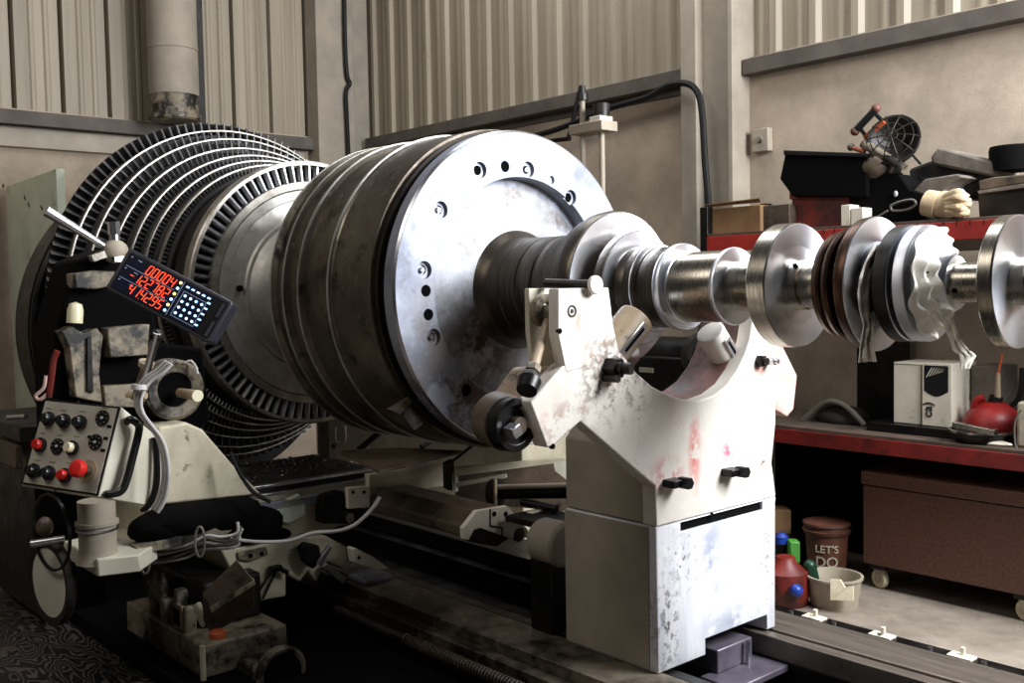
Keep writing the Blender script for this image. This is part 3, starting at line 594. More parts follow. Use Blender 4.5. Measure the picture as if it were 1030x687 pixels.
# white plate with two holes + switch
wp = plate([(350, 491), (372, 489), (372, 510), (351, 512)], 'stop_plate', 'white_card', (-.03, 0, 0), X=-.70, bevel=.002)
for px in (355, 366): q = at(px, 495, X=-.70); MB().cyl((-.71, q.y, q.z), (-.697, q.y, q.z), .010).build('screw', 'dark_iron', wp)
plate([(325, 500), (345, 494), (352, 512), (372, 513), (368, 522), (350, 527), (325, 527)], 'stop_bracket', 'black_oily', (-.08, 0, 0), X=-.74)
q = at(349, 520, X=-.73); MB().cyl((-.75, q.y, q.z), (-.70, q.y, q.z), .025).build('stop_screw', 'steel_brushed', cg)
# label plate, recessed plate
q = at(295, 553, X=XC); lb = MB().box(XC, XC+.003, q.y-.035, q.y+.035, q.z-.014, q.z+.014).build('name_plate', 'white_card', cg)
text_mb('HYS', .026, (XC+.0035, q.y, q.z), (0, 1, 0), (0, 0, 1)).build('lettering', 'print_dark', lb)
pl = plate([(239, 556), (268, 550), (270, 558), (250, 565), (240, 563)], 'slot_plate', 'beige_worn', (-.02, 0, 0), X=-.765)
for px, py in ((252, 559), (263, 557)): q = at(px, py, X=-.765); MB().cyl((-.77, q.y, q.z), (-.762, q.y, q.z), .011).build('hole', 'dark_void', pl)
# black boot/hose heap over the slide
mb = MB()
for px, py, r, sc in ((185, 522, .14, (1, 1.6, .6)), (225, 518, .13, (1, 1.5, .7)), (255, 527, .11, (1, 1.4, .8)), (278, 538, .05, (1, 1.6, .6)), (160, 530, .12, (1, 1.2, .6))):
    q = at(px, py, X=-.80); mb.ball(q, r, sc, 18, noise=.06)
one(mb, 'rubber_boot', 'dark_void', 'crumpled black rubber boot lying along the near side of the carriage', 'rubber cover')
# clamps and wires on saddle
plate([(303, 552), (308, 546), (322, 549), (324, 562), (316, 573), (306, 565)], 'lock_knob', 'lamp_black', (-.05, 0, 0), X=-.70, bevel=.01)
plate([(319, 567), (331, 549), (334, 551), (324, 570)], 'lock_lever', 'steel_bright', (-.02, 0, 0), X=-.66, bevel=.002)
plate([(325, 571), (329, 567), (349, 581), (345, 588)], 'gib_bar', 'steel_bright', (-.03, 0, 0), X=-.72, bevel=.002)
for a, b in (((256, 602), (273, 575)), ((264, 603), (277, 576))): MB().cyl(at(*a, X=-.76), at(*b, X=-.76), .006).build('oil_line', 'black_rubber', cg)
MB().bx(at(277, 572, X=-.75), (.04, .06, .03)).cyl(at(277, 570, X=-.75), at(290, 576, X=-.74), .012).build('oil_fitting', 'black_oily', cg, .004)
# dirty tilted box
P = [at(x, y, D=4.35) for x, y in ((203, 597), (238, 562), (257, 585), (212, 613))]
MB().solid(P, (at(203, 597, D=4.5)-P[0])+Vector((0, 0, -.12))).build('junction_cover', 'brown_oily', cg, .006)
P = [at(x, y, D=4.34) for x, y in ((211, 611), (256, 584), (257, 588), (213, 617))]; MB().solid(P, (-.05, .02, 0)).build('cover_lip', 'beige_worn', cg, .002)
# apron
A_ = at(203, 650, D=4.45); ax, ay, az = A_
MB().box(ax-.9, ax, ay, ay+.42, .052, az).build('apron', 'beige_worn', cg, .012)
MB().cyl((ax, ay+.002, .052), (ax, ay+.002, az), .013).build('apron_highlight', 'cream_paint', cg)  # pale strip stands for the highlight along the apron corner
MB().box(ax-.95, ax-.20, ay+.10, ay+.40, az, .42).build('apron_casting', 'dark_iron', cg, .02)
for i, (px, w_, t0, t1) in enumerate(((156, 9, 575, 640), (168, 7, 600, 660), (181, 6, 585, 640), (190, 5, 600, 670))):
    a0, a1 = at(px, t0, Y=ay+.05), at(px+w_, t1, Y=ay+.05)
    MB().bx(((a0.x+a1.x)/2, ay+.04, max((a0.z+a1.z)/2, .2)), (abs(a1.x-a0.x)*.7+.02, .06, abs(a0.z-a1.z)*.8), R3(6*(i-1.5), 'Y')).build('casting_rib', 'beige_worn', cg, .012)
q = at(161, 590, Y=ay+.03); MB().ball(q, .06, (1, .5, 1.4)).build('sight_boss', 'beige_worn', cg)
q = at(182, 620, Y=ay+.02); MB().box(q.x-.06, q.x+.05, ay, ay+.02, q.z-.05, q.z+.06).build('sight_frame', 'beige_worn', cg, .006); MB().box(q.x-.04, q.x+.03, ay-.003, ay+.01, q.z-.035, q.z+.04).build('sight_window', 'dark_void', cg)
q = at(219, 638, D=4.38); MB().lathe([(0, 0), (0, .036), (.025, .036), (.032, .028), (.034, 0)], q-Vector((0, 0, .015)), (0, 0, 1), 28).build('orange_knob', 'orange_plastic', cg)
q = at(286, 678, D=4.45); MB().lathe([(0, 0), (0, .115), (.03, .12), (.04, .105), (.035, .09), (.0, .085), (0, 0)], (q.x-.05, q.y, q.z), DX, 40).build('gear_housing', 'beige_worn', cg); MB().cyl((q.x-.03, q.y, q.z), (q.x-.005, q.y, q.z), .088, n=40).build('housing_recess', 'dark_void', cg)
MB().bx((q.x-.2, q.y+.02, q.z-.06), (.3, .24, .2)).build('gear_casting', 'beige_worn', cg, .03)
P = [at(x, y, D=4.5) for x, y in ((193, 610), (198, 606), (203, 622), (202, 632))]; MB().solid(P, (0, .02, 0)).build('trim_plate', 'cream_paint', cg, .003)
# handwheel seen nearly edge-on
q = at(52, 585, D=4.45)
hw = thing('handwheel', tuple(q), 'beige handwheel with dark rim seen edge-on under the control box', 'handwheel')
DWn = Vector((.16, -1, 0)).normalized()
MB().cyl(q-DWn*.012, q+DWn*.012, .165, n=48).build('disc', 'cream_clean', hw); 
MB().lathe([(-.016, .155), (-.02, .185), (.0, .195), (.02, .185), (.016, .155)], q, DWn, 48, True).build('rim', 'dark_iron', hw)
q2 = at(48, 540, D=4.4)
MB().ring(q2+Vector((.05, 0, .03)), (.16, -1, 0), .17, .160, .012).build('hand_rail', 'black_oily', hw)
hl = MB().cyl(at(31, 547, D=4.32), at(65, 542, D=4.36), .016).build('cross_handle', 'steel_bright', hw)
MB().ball(at(45, 530, D=4.42), .035, (1, 1, 1.3)).build('hub', 'brown_oily', hw)
# pedestal arm under the control box
ped = thing('control_pedestal', tuple(at(98, 585, D=4.3)), 'cream pedestal arm with round post carrying the control box', 'machine arm')
c = at(98, 563, D=4.3)
MB().prism([(c.x-.45, c.y), (c.x, c.y), (c.x+.05, c.y+.16), (c.x-.1, c.y+.30), (c.x-.5, c.y+.3)], 'Z', c.z-.075, c.z).build('arm', 'cream_clean', ped, .006)
q = at(99, 560, D=4.4); top = at(99, 498, D=4.4).z
MB().lathe([(0, 0), (0, .095), (.03, .082), (.06, .078), (top-q.z, .078), (top-q.z, 0)], (q.x, q.y, q.z-.02), (0, 0, 1), 36).ring((q.x, q.y, at(99, 525, D=4.4).z), (0, 0, 1), .090, .07, .015).build('post', 'beige_side', ped)
MB().ring((q.x, q.y, at(99, 531, D=4.4).z), (0, 0, 1), .088, .075, .008).build('clamp_wire', 'steel_bright', ped)
# ================================================================== CONTROL BOX
TL, TR, BR = at(45, 401, D=4.22), at(122, 409, D=4.08), at(99, 500, D=4.0)
BT, BB = at(157, 438, D=4.18), at(152, 509, D=4.18)
U = TL-TR; Nn = (TR-TL).cross(BR-TR).normalized()
if Nn.dot(CAM-TR) < 0: Nn = -Nn
cb = thing('control_box', tuple((TL+BR)/2-Vector((0, 0, .2))), 'cream machine control box with black knobs, red buttons and a black side handle', 'control box')
MB().solid([TR, BT, BB, BR], U).build('housing', 'cream_clean', cb, .004)
def onP(px, py, off=0):
    d = (px-CX)/f_px*RT+(py-CY)/f_px*DN+FW; t = (TR+Nn*off-CAM).dot(Nn)/d.dot(Nn); return CAM+d*t
ux = (TR-TL).normalized(); vy = Nn.cross(ux); vy = vy if vy.z > 0 else -vy
bz = onP(0, 0)
fr = [onP(46, 401.5), onP(121.5, 409.5), onP(99, 499), onP(22.5, 487)]
MB().solid(fr, Nn*.006).build('panel_frame', 'black_rubber', cb, .001)
cen = sum(fr, Vector())/4
MB().solid([cen+(p-cen)*.955+Nn*.005 for p in fr], Nn*.003).build('panel', 'panel_grey', cb)
def knob(px, py, kind):
    p = onP(px, py, .008); 
    if kind == 'dial':
        k = MB().cyl(p, p+Nn*.008, .032, n=32).build('dial', 'knob_black', cb); MB().cyl(p+Nn*.008, p+Nn*.011, .006).build('dial_center', 'panel_grey', k)
        for a in range(8):
            r_ = ux*math.cos(a*PI/4)+vy*math.sin(a*PI/4); MB().cyl(p+r_*.024+Nn*.007, p+r_*.024+Nn*.0095, .0018, n=8).build('dial_mark', 'panel_grey', k)
        return
    k = MB().lathe([(0, 0), (0, .030), (.012, .030), (.016, .026), (.016, 0)], p, Nn, 32).build('push_button', 'knob_black', cb)
    m = {'k': 'knob_black', 'r': 'red_plastic', 'i': 'ivory_plastic'}[kind]
    MB().lathe([(0, 0), (0, .021), (.02, .021), (.026, .017), (.026, 0)], p+Nn*.012, Nn, 32).build('button_cap', m, k)
    if kind == 'k': MB().solid([p+Nn*.036+ux*a-vy*b for a, b in ((-.002, -.018), (.004, -.018), (.004, .018), (-.002, .018))], Nn*.004).build('pointer', 'steel_brushed', k)
for a in ((49.7, 421.6, 'k'), (65.2, 423.6, 'k'), (81.5, 425.3, 'k'), (103.6, 420.6, 'dial'), (41.2, 447.7, 'r'), (58.2, 449, 'dial'), (73.3, 450.9, 'i'), (96.6, 444.8, 'dial'), (34.6, 473.7, 'k'), (50, 476, 'k'), (66.1, 478.5, 'r')): knob(*a)
for px, py in ((110, 429), (90.3, 439.5), (106.4, 441), (103.6, 453)):
    p = onP(px, py, .008); MB().solid([p+ux*a+vy*b for a, b in ((-.011, -.006), (.011, -.006), (.011, .006), (-.011, .006))], Nn*.002).build('tag_plate', 'knob_black', cb)
for px, py, w_ in ((49, 411, .03), (64, 413, .03), (83, 414, .035), (43, 436, .025), (60, 438, .03), (77, 439, .03), (38, 463, .03), (53, 465, .03), (70, 466, .03), (106, 410.5, .03)):
    p = onP(px, py, .008); MB().solid([p+ux*a+vy*b for a, b in ((-w_/2, -.0015), (w_/2, -.0015), (w_/2, .0015), (-w_/2, .0015))], Nn*.0006).build('legend', 'print_dark', cb)
p = onP(88.5, 474, .008); MB().cyl(p, p+Nn*.003, .045, n=36).build('emergency_stop_plate', 'cream_arm', cb)
MB().cyl(p, p+Nn*.03, .024, n=28).build('emergency_stop_collar', 'steel_brushed', cb)
e0 = p+Nn*.03; e1 = at(80, 468, D=(e0-CAM).dot(FW)-.055)
es = MB().lathe([(0, 0), (0, .014), (.02, .014), (.024, .036), (.04, .036), (.05, .026), (.053, 0)], e0, (e1-e0).normalized()*.3+Nn, 36).build('emergency_stop', 'red_plastic', cb)
for px, py in ((79, 404.5), (56, 493), (40, 479)): p = onP(px, py, .007); MB().cyl(p, p+Nn*.003, .006).build('panel_screw', 'steel_brushed', cb)
# side handle
Ns = (BR-TR).cross(BT-TR).normalized(); Ns = Ns if Ns.dot(CAM-TR) > 0 else -Ns
def onS(px, py, off):
    d = (px-CX)/f_px*RT+(py-CY)/f_px*DN+FW; t = (TR+Ns*off-CAM).dot(Ns)/d.dot(Ns); return CAM+d*t
MB().tube([onS(128, 424, 0), onS(131, 422, .03), onS(137, 425, .045), onS(140, 432, .045), onS(133, 462, .045), onS(126, 487, .045), onS(120, 495, .04), onS(110, 497, .02), onS(107, 497, 0)], .016, 12, 5).build('handle', 'knob_black', cb)
# ================================================================== DIGITAL READOUT
D0 = 4.05
TL, TR, BR, BL = at(128, 248, D=D0+.05), at(233, 303, D=D0-.02), at(212, 346, D=D0-.05), at(108, 291, D=D0+.02)
ro = thing('digital_readout', tuple((BL+BR)/2), 'dark grey digital readout with red digits and blue lit keypad, tilted on its arm', 'digital readout')
ux = (TR-TL).normalized(); Nn = ux.cross(TL-BL).normalized()
Nn = Nn if Nn.dot(CAM-TL) > 0 else -Nn
vy = Nn.cross(ux); vy = vy if vy.z > 0 else -vy
W = (TR-TL).length; H = (TL-BL).length; C0 = (TL+TR+BR+BL)/4
def R(x, y, z=0): return C0+ux*(x-.5)*W+vy*(.5-y)*H+Nn*z      # x,y in 0..1 from the top left
MB().solid([R(0, .04), R(.02, 0), R(.98, 0), R(1, .06), R(1, .94), R(.98, 1), R(.02, 1), R(0, .96)], -Nn*.075).build('case', 'dro_case', ro, .006)
MB().solid([R(.035, .07), R(.965, .07), R(.965, .93), R(.035, .93)], Nn*.002).build('front_panel', 'lamp_black', ro)
MB().solid([R(.05, .10), R(.845, .10), R(.845, .90), R(.05, .90)], Nn*.004).build('display_window', 'dro_panel', ro)
def line(a, b, w=.0012, nm='panel_line'):
    A, B = R(*a, .0042), R(*b, .0042); d = (B-A).normalized(); s = Nn.cross(d)*w; MB().solid([A+s, B+s, B-s, A-s], Nn*.0006).build(nm, 'dro_line', ro)
line((.06, .36), (.52, .36)); line((.06, .635), (.52, .635)); line((.565, .10), (.565, .90)); line((.60, .28), (.81, .28)); line((.60, .28), (.60, .85)); line((.81, .28), (.81, .85)); line((.60, .85), (.81, .85))
SEG = {'0': 'abcdef', '1': 'bc', '2': 'abged', '4': 'fgbc', '5': 'afgcd', '7': 'abc', '8': 'abcdefg', '9': 'abcdfg', '-': 'g'}
def digits(txt, xr, yc, h):
    cw = h*.56; x = xr; p = []
    for chh in reversed(txt):
        if chh == '.': p.append(('.', x+cw*.06)); continue
        x -= cw*1.28; p.append((chh, x))
    for chh, x0 in p:
        mb = MB()
        def q(u, v): return C0+ux*((x0+u*cw*.8+(v-.5)*h*.16))+vy*(yc+(v-.5)*h)
        t = h*.034
        def bar(a, b):
            A, B = q(*a), q(*b); d = (B-A).normalized(); s = Nn.cross(d)*t; A = A+d*t*.5; B = B-d*t*.5
            mb.solid([A+s*.9+Nn*.0045, B+s*.9+Nn*.0045, B-s*.9+Nn*.0045, A-s*.9+Nn*.0045], Nn*.0012)
        if chh == '.': bar((-.02, -.01), (.14, -.01))
        else:
            S = {'a': ((0, 1), (1, 1)), 'b': ((1, 1), (1, .5)), 'c': ((1, .5), (1, 0)), 'd': ((0, 0), (1, 0)), 'e': ((0, 0), (0, .5)), 'f': ((0, .5), (0, 1)), 'g': ((0, .5), (1, .5))}
            for s_ in SEG[chh]: bar(*S[s_])
        mb.build('decimal_point' if chh == '.' else ('minus_sign' if chh == '-' else 'digit'), 'led_red', ro)
hh = H*.20; xr = W*(.515-.5)
digits('0.0004', xr, H*(.5-.235), hh); digits('-12.2782', xr, H*(.5-.50), hh); digits('41.4295', xr, H*(.5-.765), hh)
for j in range(6): p = R(.54, .16+j*.132, .0045); MB().cyl(p, p+Nn*.002, .0062, n=14).build('indicator_key', 'led_yellow' if j % 2 == 0 else 'led_blue', ro)
for i in range(4):
    for j in range(4): p = R(.628+i*.052, .36+j*.135, .0045); MB().cyl(p, p+Nn*.002, .0058, n=14).build('keypad_key', 'led_blue', ro)
for i in range(5): p = R(.61+i*.05, .175, .0045); MB().solid([p+ux*a+vy*b for a, b in ((-.008, -.003), (.006, -.003), (.008, .004), (-.005, .004))], Nn*.002).build('function_key', 'led_blue', ro)
for j in range(5): p = R(.83, .27+j*.13, .0045); MB().solid([p+ux*a+vy*b for a, b in ((-.008, -.003), (.006, -.003), (.008, .004), (-.005, .004))], Nn*.002).build('function_key', 'led_blue', ro)
for j in range(3): p = R(.072, .15+j*.27, .0045); MB().cyl(p, p+Nn*.0012, .0035, n=10).build('axis_mark', 'dro_line', ro); p = R(.15+.02*j, .155+j*.27, .0045); MB().solid([p+ux*a+vy*b for a, b in ((-.009, -.002), (.009, -.002), (.009, .002), (-.009, .002))], Nn*.0008).build('axis_legend', 'dro_line', ro)
MB().solid([R(.93, .12, .003), R(.955, .12, .003), R(.955, .45, .003), R(.93, .45, .003)], Nn*.003).build('side_grip', 'dro_case', ro)
MB().solid([R(.93, .55, .003), R(.955, .55, .003), R(.955, .9, .003), R(.93, .9, .003)], Nn*.003).build('side_grip', 'dro_case', ro)
# readout arm
ra = thing('readout_arm', tuple(at(132, 400, D=4.25)), 'slim chrome arm below the digital readout', 'support arm')
MB().cyl(at(141, 400, D=4.3), at(158, 335, D=4.2), .016).build('rod', 'steel_bright', ra); MB().cyl(at(139, 402, D=4.3), at(147, 372, D=4.28), .030, .024).build('sleeve', 'brown_oily', ra)
MB().ring(at(147, 366, D=4.27), at(158, 335, D=4.2)-at(141, 400, D=4.3), .032, .015, .02).build('collar', 'cream_arm', ra); MB().cyl(at(128, 397, D=4.3), at(147, 398, D=4.28), .014).build('clamp_bar', 'cream_arm', ra)
MB().ball(at(157, 338, D=4.22), .03).build('ball_joint', 'dark_iron', ra)
# ================================================================== TOOL POST
tp = thing('tool_post', tuple(at(110, 440, X=-.98)), 'oil black tool post block with worn cream castings under the digital readout', 'tool post')
def tpl(pts, name, mat, dv, X, bevel=.006): return plate(pts, name, mat, dv, tp, bevel, X=X)
tpl([(78, 262), (110, 250), (150, 262), (160, 345), (205, 350), (212, 425), (165, 445), (60, 440), (56, 335)], 'body', 'dark_void', (-.35, 0, 0), -1.0, .02)
tpl([(75, 275), (94, 272), (116, 273), (116, 287), (96, 291), (76, 290)], 'tool_holder', 'beige_worn', (-.12, 0, 0), -.93)
tpl([(108, 330), (151, 326), (149, 357), (111, 360)], 'clamp_block', 'beige_worn', (-.10, 0, 0), -.90)
tpl([(62, 333), (72, 328), (84, 335), (98, 330), (104, 338), (100, 375), (103, 405), (76, 400), (70, 352)], 'worn_casting', 'beige_worn', (-.12, 0, 0), -.92)
tpl([(104, 388), (150, 386), (150, 410), (106, 410)], 'lower_casting', 'beige_worn', (-.12, 0, 0), -.95)
tpl([(88, 340), (92, 338), (94, 395), (88, 393)], 'oil_streak_gap', 'black_oily', (-.02, 0, 0), -.905, .001)
q = at(176, 392, X=-.92); MB().lathe([(-.15, 0), (-.15, .15), (0, .145), (.01, .13), (.0, .085), (-.02, .08), (-.02, 0)], q, DX, 48).build('feed_dial', 'beige_worn', tp)
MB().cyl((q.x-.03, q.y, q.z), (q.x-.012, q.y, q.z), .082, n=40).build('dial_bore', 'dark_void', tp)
a, b = at(181, 395, X=-.88), at(198, 398, X=-.70); MB().cyl(a, b, .022, .026).build('dial_handle', 'cream_arm', tp); MB().cyl(b, b+(b-a)*.06, .027).build('handle_end', 'ivory_plastic', tp)
# clamping lever with ball hub
q = at(116, 253, X=-.92); MB().ball(q, .058, (1, 1, .95)).build('lever_hub', 'beige_side', tp)
MB().cyl(at(104, 247, X=-.92), at(46, 212, X=-.92), .014, .024).build('clamp_lever', 'steel_bright', tp)
MB().cyl(q+Vector((0, 0, .04)), at(115, 236, X=-.92), .022).cyl(at(115, 236, X=-.92), at(114, 223, X=-.92), .027, n=6).build('lever_nut', 'steel_bright', tp)
MB().bx(at(98, 258, X=-.9), (.05, .06, .03), R3(20, 'X')).build('index_plate', 'steel_brushed', tp); MB().bx(at(119, 261, X=-.86), (.03, .05, .03)).build('lever_key', 'steel_bright', tp, .004)
MB().lathe([(0, 0), (0, .034), (.06, .034), (.085, .026), (.095, 0)], at(75, 325, X=-.93), (0, .1, 1), 24).build('white_knob', 'ivory_plastic', tp)
one(MB().tube([at(x, y, D=4.4) for x, y in ((58, 353), (54, 362), (52, 378), (49, 400))], .014, 8), 'rusty_lever', 'red_dirty', 'rusty red-brown lever sticking up left of the tool post', 'lever')
one(MB().tube([at(x, y, D=4.45) for x, y in ((46, 378), (44, 390), (36, 398), (40, 402), (48, 396))], .008, 6), 'wire_loop', 'pink_paint', 'pinkish wire loop beside the rusty lever above the control box', 'wire')
# white cables
for i in range(3):
    o_ = i*3.2; P = [at(x+o_*.9, y+o_*.5, D=4.06-.01*i) for x, y in ((167, 363), (158, 372), (146, 380), (139, 390), (136, 402), (139, 414), (148, 426), (158, 440), (163, 458), (164, 480), (160, 500), (153, 512))]
    one(MB().tube(P, .0075, 8), 'cable', 'cable_white', ['leftmost of three white cables looping from the readout down beside the control box', 'middle of three white cables looping from the readout down beside the control box', 'rightmost of three white cables looping from the readout down beside the control box'][i], 'cable', 'white cables behind the control box')
one(MB().ring(at(140, 389, D=4.04), at(139, 380, D=4.05)-at(138, 400, D=4.05), .032, .018, .02), 'cable_tie', 'cable_white', 'pale tie holding the three white cables together', 'cable tie')
for i, (dx, lab) in enumerate(((-4, 'black cable hanging closest behind the control box handle'), (-1, 'black cable hanging just right of the white cables'))):
    P = [at(x+dx, y, D=4.16) for x, y in ((158, 440), (160, 460), (160, 485), (154, 505), (146, 514))]
    one(MB().tube(P, .008, 8), 'cable', 'black_rubber', lab, 'cable', 'black cables behind the control box')
# lower harness
rg = random.Random(5); lab = ['upper grey cable of the tangled harness under the control box', 'second grey cable of the tangled harness under the control box', 'third grey cable of the tangled harness under the control box', 'fourth grey cable of the tangled harness under the control box', 'lowest grey cable of the tangled harness under the control box']
for i in range(5):
    P = [at(x+rg.uniform(-3, 3), y+i*3+rg.uniform(-1.5, 1.5), D=4.62+.02*i) for x, y in ((108, 536), (122, 544), (140, 552), (160, 553), (185, 548), (205, 540), (222, 541), (238, 536), (242, 526))]
    one(MB().tube(P, .007, 8), 'cable', 'cable_grey' if i % 2 else 'cable_white', lab[i], 'cable', 'harness cables under the control box')
for px, py, l_ in ((146, 562, 'left'), (201, 545, 'right')):
    P = [at(px+8*math.cos(t)*.6, py+15*math.sin(t), D=4.58) for t in [k*PI/5 for k in range(11)]]
    one(MB().tube(P, .006, 6), 'cable_tie', 'cable_grey', l_+' cable tie around the tangled harness under the control box', 'cable tie')
plate([(137, 551), (160, 544), (200, 534), (230, 528), (238, 530), (225, 540), (180, 549), (150, 556)], 'cable_tray', 'beige_worn', (-.1, 0, 0), None, .003, X=-.70)
one(MB().tube([at(x, y, D=4.7) for x, y in ((232, 542), (258, 545), (290, 544), (315, 536), (340, 534), (358, 527), (374, 512), (382, 500))], .009, 8), 'hose', 'cable_white', 'thin pale hose sagging along the front of the carriage saddle', 'hose')
one(MB().tube([at(x, y, D=4.72) for x, y in ((232, 455), (238, 470), (246, 484), (256, 496), (272, 505))], .010, 8), 'hose', 'black_rubber', 'black hose running down the cream compound rest', 'hose')
one(MB().tube([at(x, y, D=4.8) for x, y in ((186, 365), (192, 363), (197, 369), (199, 376))], .006, 6), 'wire_hook', 'cable_white', 'small pale wire hook above the feed dial', 'wire')
# left dark ledge
lg = thing('machine_ledge', tuple(at(20, 470, D=5.2)), 'dark machine ledge with pale edge left of the control box', 'machine part')
q = at(0, 420, D=5.4); q1 = at(40, 424, D=5.2)
MB().box(q.x-.6, q1.x, q.y, q.y+.5, q.z-.10, q.z-.02).build('ledge', 'dark_iron', lg, .005)
MB().box(q.x-.6, q1.x-.05, q.y-.01, q.y+.02, q.z-.24, q.z-.12).build('ledge_front', 'brown_oily', lg, .005)
MB().cyl(at(8, 420, D=5.3), at(26, 419, D=5.2), .012).build('ledge_pin', 'steel_bright', lg)
MB().box(q.x-.6, q1.x-.15, q.y+.1, q.y+.45, .055, q.z-.1).build('ledge_body', 'black_oily', lg)
# ================================================================== CLUTTER BEHIND THE BED
cabn = thing('machine_cabinet', (-1.2, 1.4, 0), 'cream steel cabinet seen below the drum behind the carriage', 'cabinet')
a, b = at(330, 430, Y=1.15), at(470, 480, Y=1.15); zt = at(400, 415, Y=1.15).z
MB().box(a.x, b.x+.6, 1.15, 1.6, 0, zt).build('body', 'cream_paint', cabn, .01)
c = at(316, 430, Y=1.15); MB().box(c.x, a.x-.01, 1.18, 1.5, 0, zt-.05).build('side_post', 'brown_oily', cabn, .005)
q = at(336, 449, Y=1.15); MB().cyl((q.x, 1.14, q.z), (q.x, 1.155, q.z), .022).build('lock', 'black_oily', cabn)
MB().tube([at(x, y, Y=1.14) for x, y in ((338, 430), (338, 443), (345, 445), (348, 440), (347, 428))], .006, 6).build('handle', 'beige_side', cabn)
for a, b, m, g in (((361, 452), (388, 430), 'black_oily', 'dark slanted rod between drum and carriage, left one'), ((424, 450), (446, 432), 'black_oily', 'dark slanted rod between drum and carriage, right one')):
    one(MB().cyl(at(*a, X=-1.2), at(*b, X=-1.2), .018), 'steel_rod', m, g, 'rod', 'slanted rods below the drum')
DB = 5.25
bf = thing('bracket_frame', tuple(at(480, 500, D=DB)), 'cream angle iron frame with long bars left of the steady rest', 'bracket')
def bp(pts, name, mat, dv=(-.02, .03, 0), D=DB): return MB().solid([at(*p, D=D) for p in pts], dv).build(name, mat, bf, .002)
bp([(449, 467), (457, 463), (458, 494), (450, 493)], 'upright', 'dark_iron', (-.06, .02, 0))
bp([(454, 466), (459, 470), (459, 495), (455, 495)], 'upright_face', 'cream_clean')
bp([(451, 468), (480, 446), (486, 446), (458, 470)], 'brace', 'cream_clean', (-.04, .03, -.005))
bp([(449, 467), (479, 443), (481, 446), (452, 469)], 'brace_side', 'black_oily')
bp([(458, 471), (500, 467), (566, 460), (572, 462), (560, 466), (500, 474), (459, 479)], 'long_bar', 'cream_paint')
bp([(556, 464), (571, 462), (577, 478), (576, 487), (571, 484), (558, 474)], 'bar_end', 'cream_clean')
bp([(458, 486), (508, 477), (509, 481), (458, 490)], 'short_bar', 'beige_side')
bb = at(520, 470, D=5.5); bp([(458, 470), (575, 462), (575, 515), (458, 505)], 'back_plate', 'brown_oily', (-.02, .03, 0), 5.45)
MB().cyl(at(501, 495, D=5.2), at(577, 494, D=5.0), .036).build('black_bar', 'black_oily', bf); MB().cyl(at(501, 490, D=5.15), at(577, 488, D=4.96), .014).build('bar_top', 'beige_side', bf)
MB().cyl(at(496, 496, D=5.2), at(502, 496, D=5.18), .075).build('bar_flange', 'dark_iron', bf); MB().cyl(at(498, 482, D=5.12), at(498, 515, D=5.12), .010).build('stud', 'cream_arm', bf)
XB = .12
mc = thing('motor_casing', tuple(at(480, 545, X=XB)), 'brown casing with white eight-sided end plate lying across the bed', 'machine casing')
ep = [(466.3, 531.4), (480, 514), (510.6, 509), (531.4, 533.5), (531.4, 541), (514, 541), (500, 540), (478, 535), (471.3, 543.4), (467, 542.3)]
P = [at(*p, X=XB) for p in ep]
E_ = MB().solid(P, (-.03, 0, 0)).build('end_plate', 'white_card', mc, .002)
for px in (497, 508.5): q = at(px, 517, X=XB); MB().cyl((XB-.01, q.y, q.z), (XB+.003, q.y, q.z), .012).build('plate_hole', 'dark_void', E_)
for a, b in (((493, 512), (493, 529)), ((493, 529), (505, 531)), ((505, 531), (505, 540))): MB().cyl(at(*a, X=XB+.001), at(*b, X=XB+.001), .004, n=6).build('plate_joint', 'dark_void', E_)
q = at(522, 538, X=XB); MB().cyl((XB-.01, q.y, q.z), (XB+.004, q.y, q.z), .034, n=28).build('shaft_hole', 'black_oily', E_)
q0 = [at(*p, X=XB-.03) for p in ((468, 530), (481, 514.5), (510, 510), (530, 533), (530, 541), (468, 541))]
MB().solid(q0, (-.85, 0, 0)).build('casing', 'brown_oily', mc, .01)
MB().solid([at(*p, X=XB+.01) for p in ((478, 533), (484, 531), (512, 541), (500, 550), (472, 545))], (-.03, .0, -.0)).build('lower_plate', 'steel_groove', mc, .002)
MB().solid([at(*p, X=-.55) for p in ((415, 502), (430, 500), (418, 514))], (-.03, 0, 0)).build('gusset', 'cream_clean', mc)
bc = thing('tailstock_casting', tuple(at(562, 565, X=.45)), 'rounded beige casting tucked against the left side of the steady rest base', 'casting')
c_ = at(566, 548, X=.60); MB().cyl((.46, c_.y, c_.z), (.62, c_.y, c_.z), .10, n=36).build('casting', 'beige_side', bc, .02); MB().box(.46, .60, c_.y-.07, c_.y+.07, .25, c_.z).build('foot', 'black_oily', bc, .01)
lk = thing('linkage_bar', tuple(at(545, 520, X=.2)), 'small pale link bar and dark levers between end plate and steady rest', 'linkage')
MB().bx(at(541, 515, X=.2), (.05, .14, .025), R3(8, 'X')).build('bar', 'cream_clean', lk, .003); MB().bx(at(549, 522, X=.3), (.3, .25, .03)).build('plate', 'steel_groove', lk, .004)
MB().ball(at(547, 533, X=.25), .05, (1, 1, .8)).build('knob', 'black_oily', lk); MB().cyl(at(525, 505, X=.1), at(560, 512, X=.3), .02).build('lever', 'black_oily', lk)
# bracket on near rail
br = thing('way_bracket', tuple(at(372, 575, X=-.6)), 'white bracket with a bolt hole sitting on the near guide rail', 'bracket')
zt = .25
MB().solid([at(*p, X=-.62) for p in ((355, 553), (357, 551), (375, 560), (392, 572), (380, 573), (357, 566))], (-.06, 0, 0)).build('plate', 'white_card', br, .002)
q = at(361, 561, X=-.62); MB().cyl((-.63, q.y, q.z), (-.617, q.y, q.z), .009).build('hole', 'dark_void', br)
MB().box(-.9, -.62, -.55, -.38, .25, .27).build('base', 'steel_flange', br, .002)
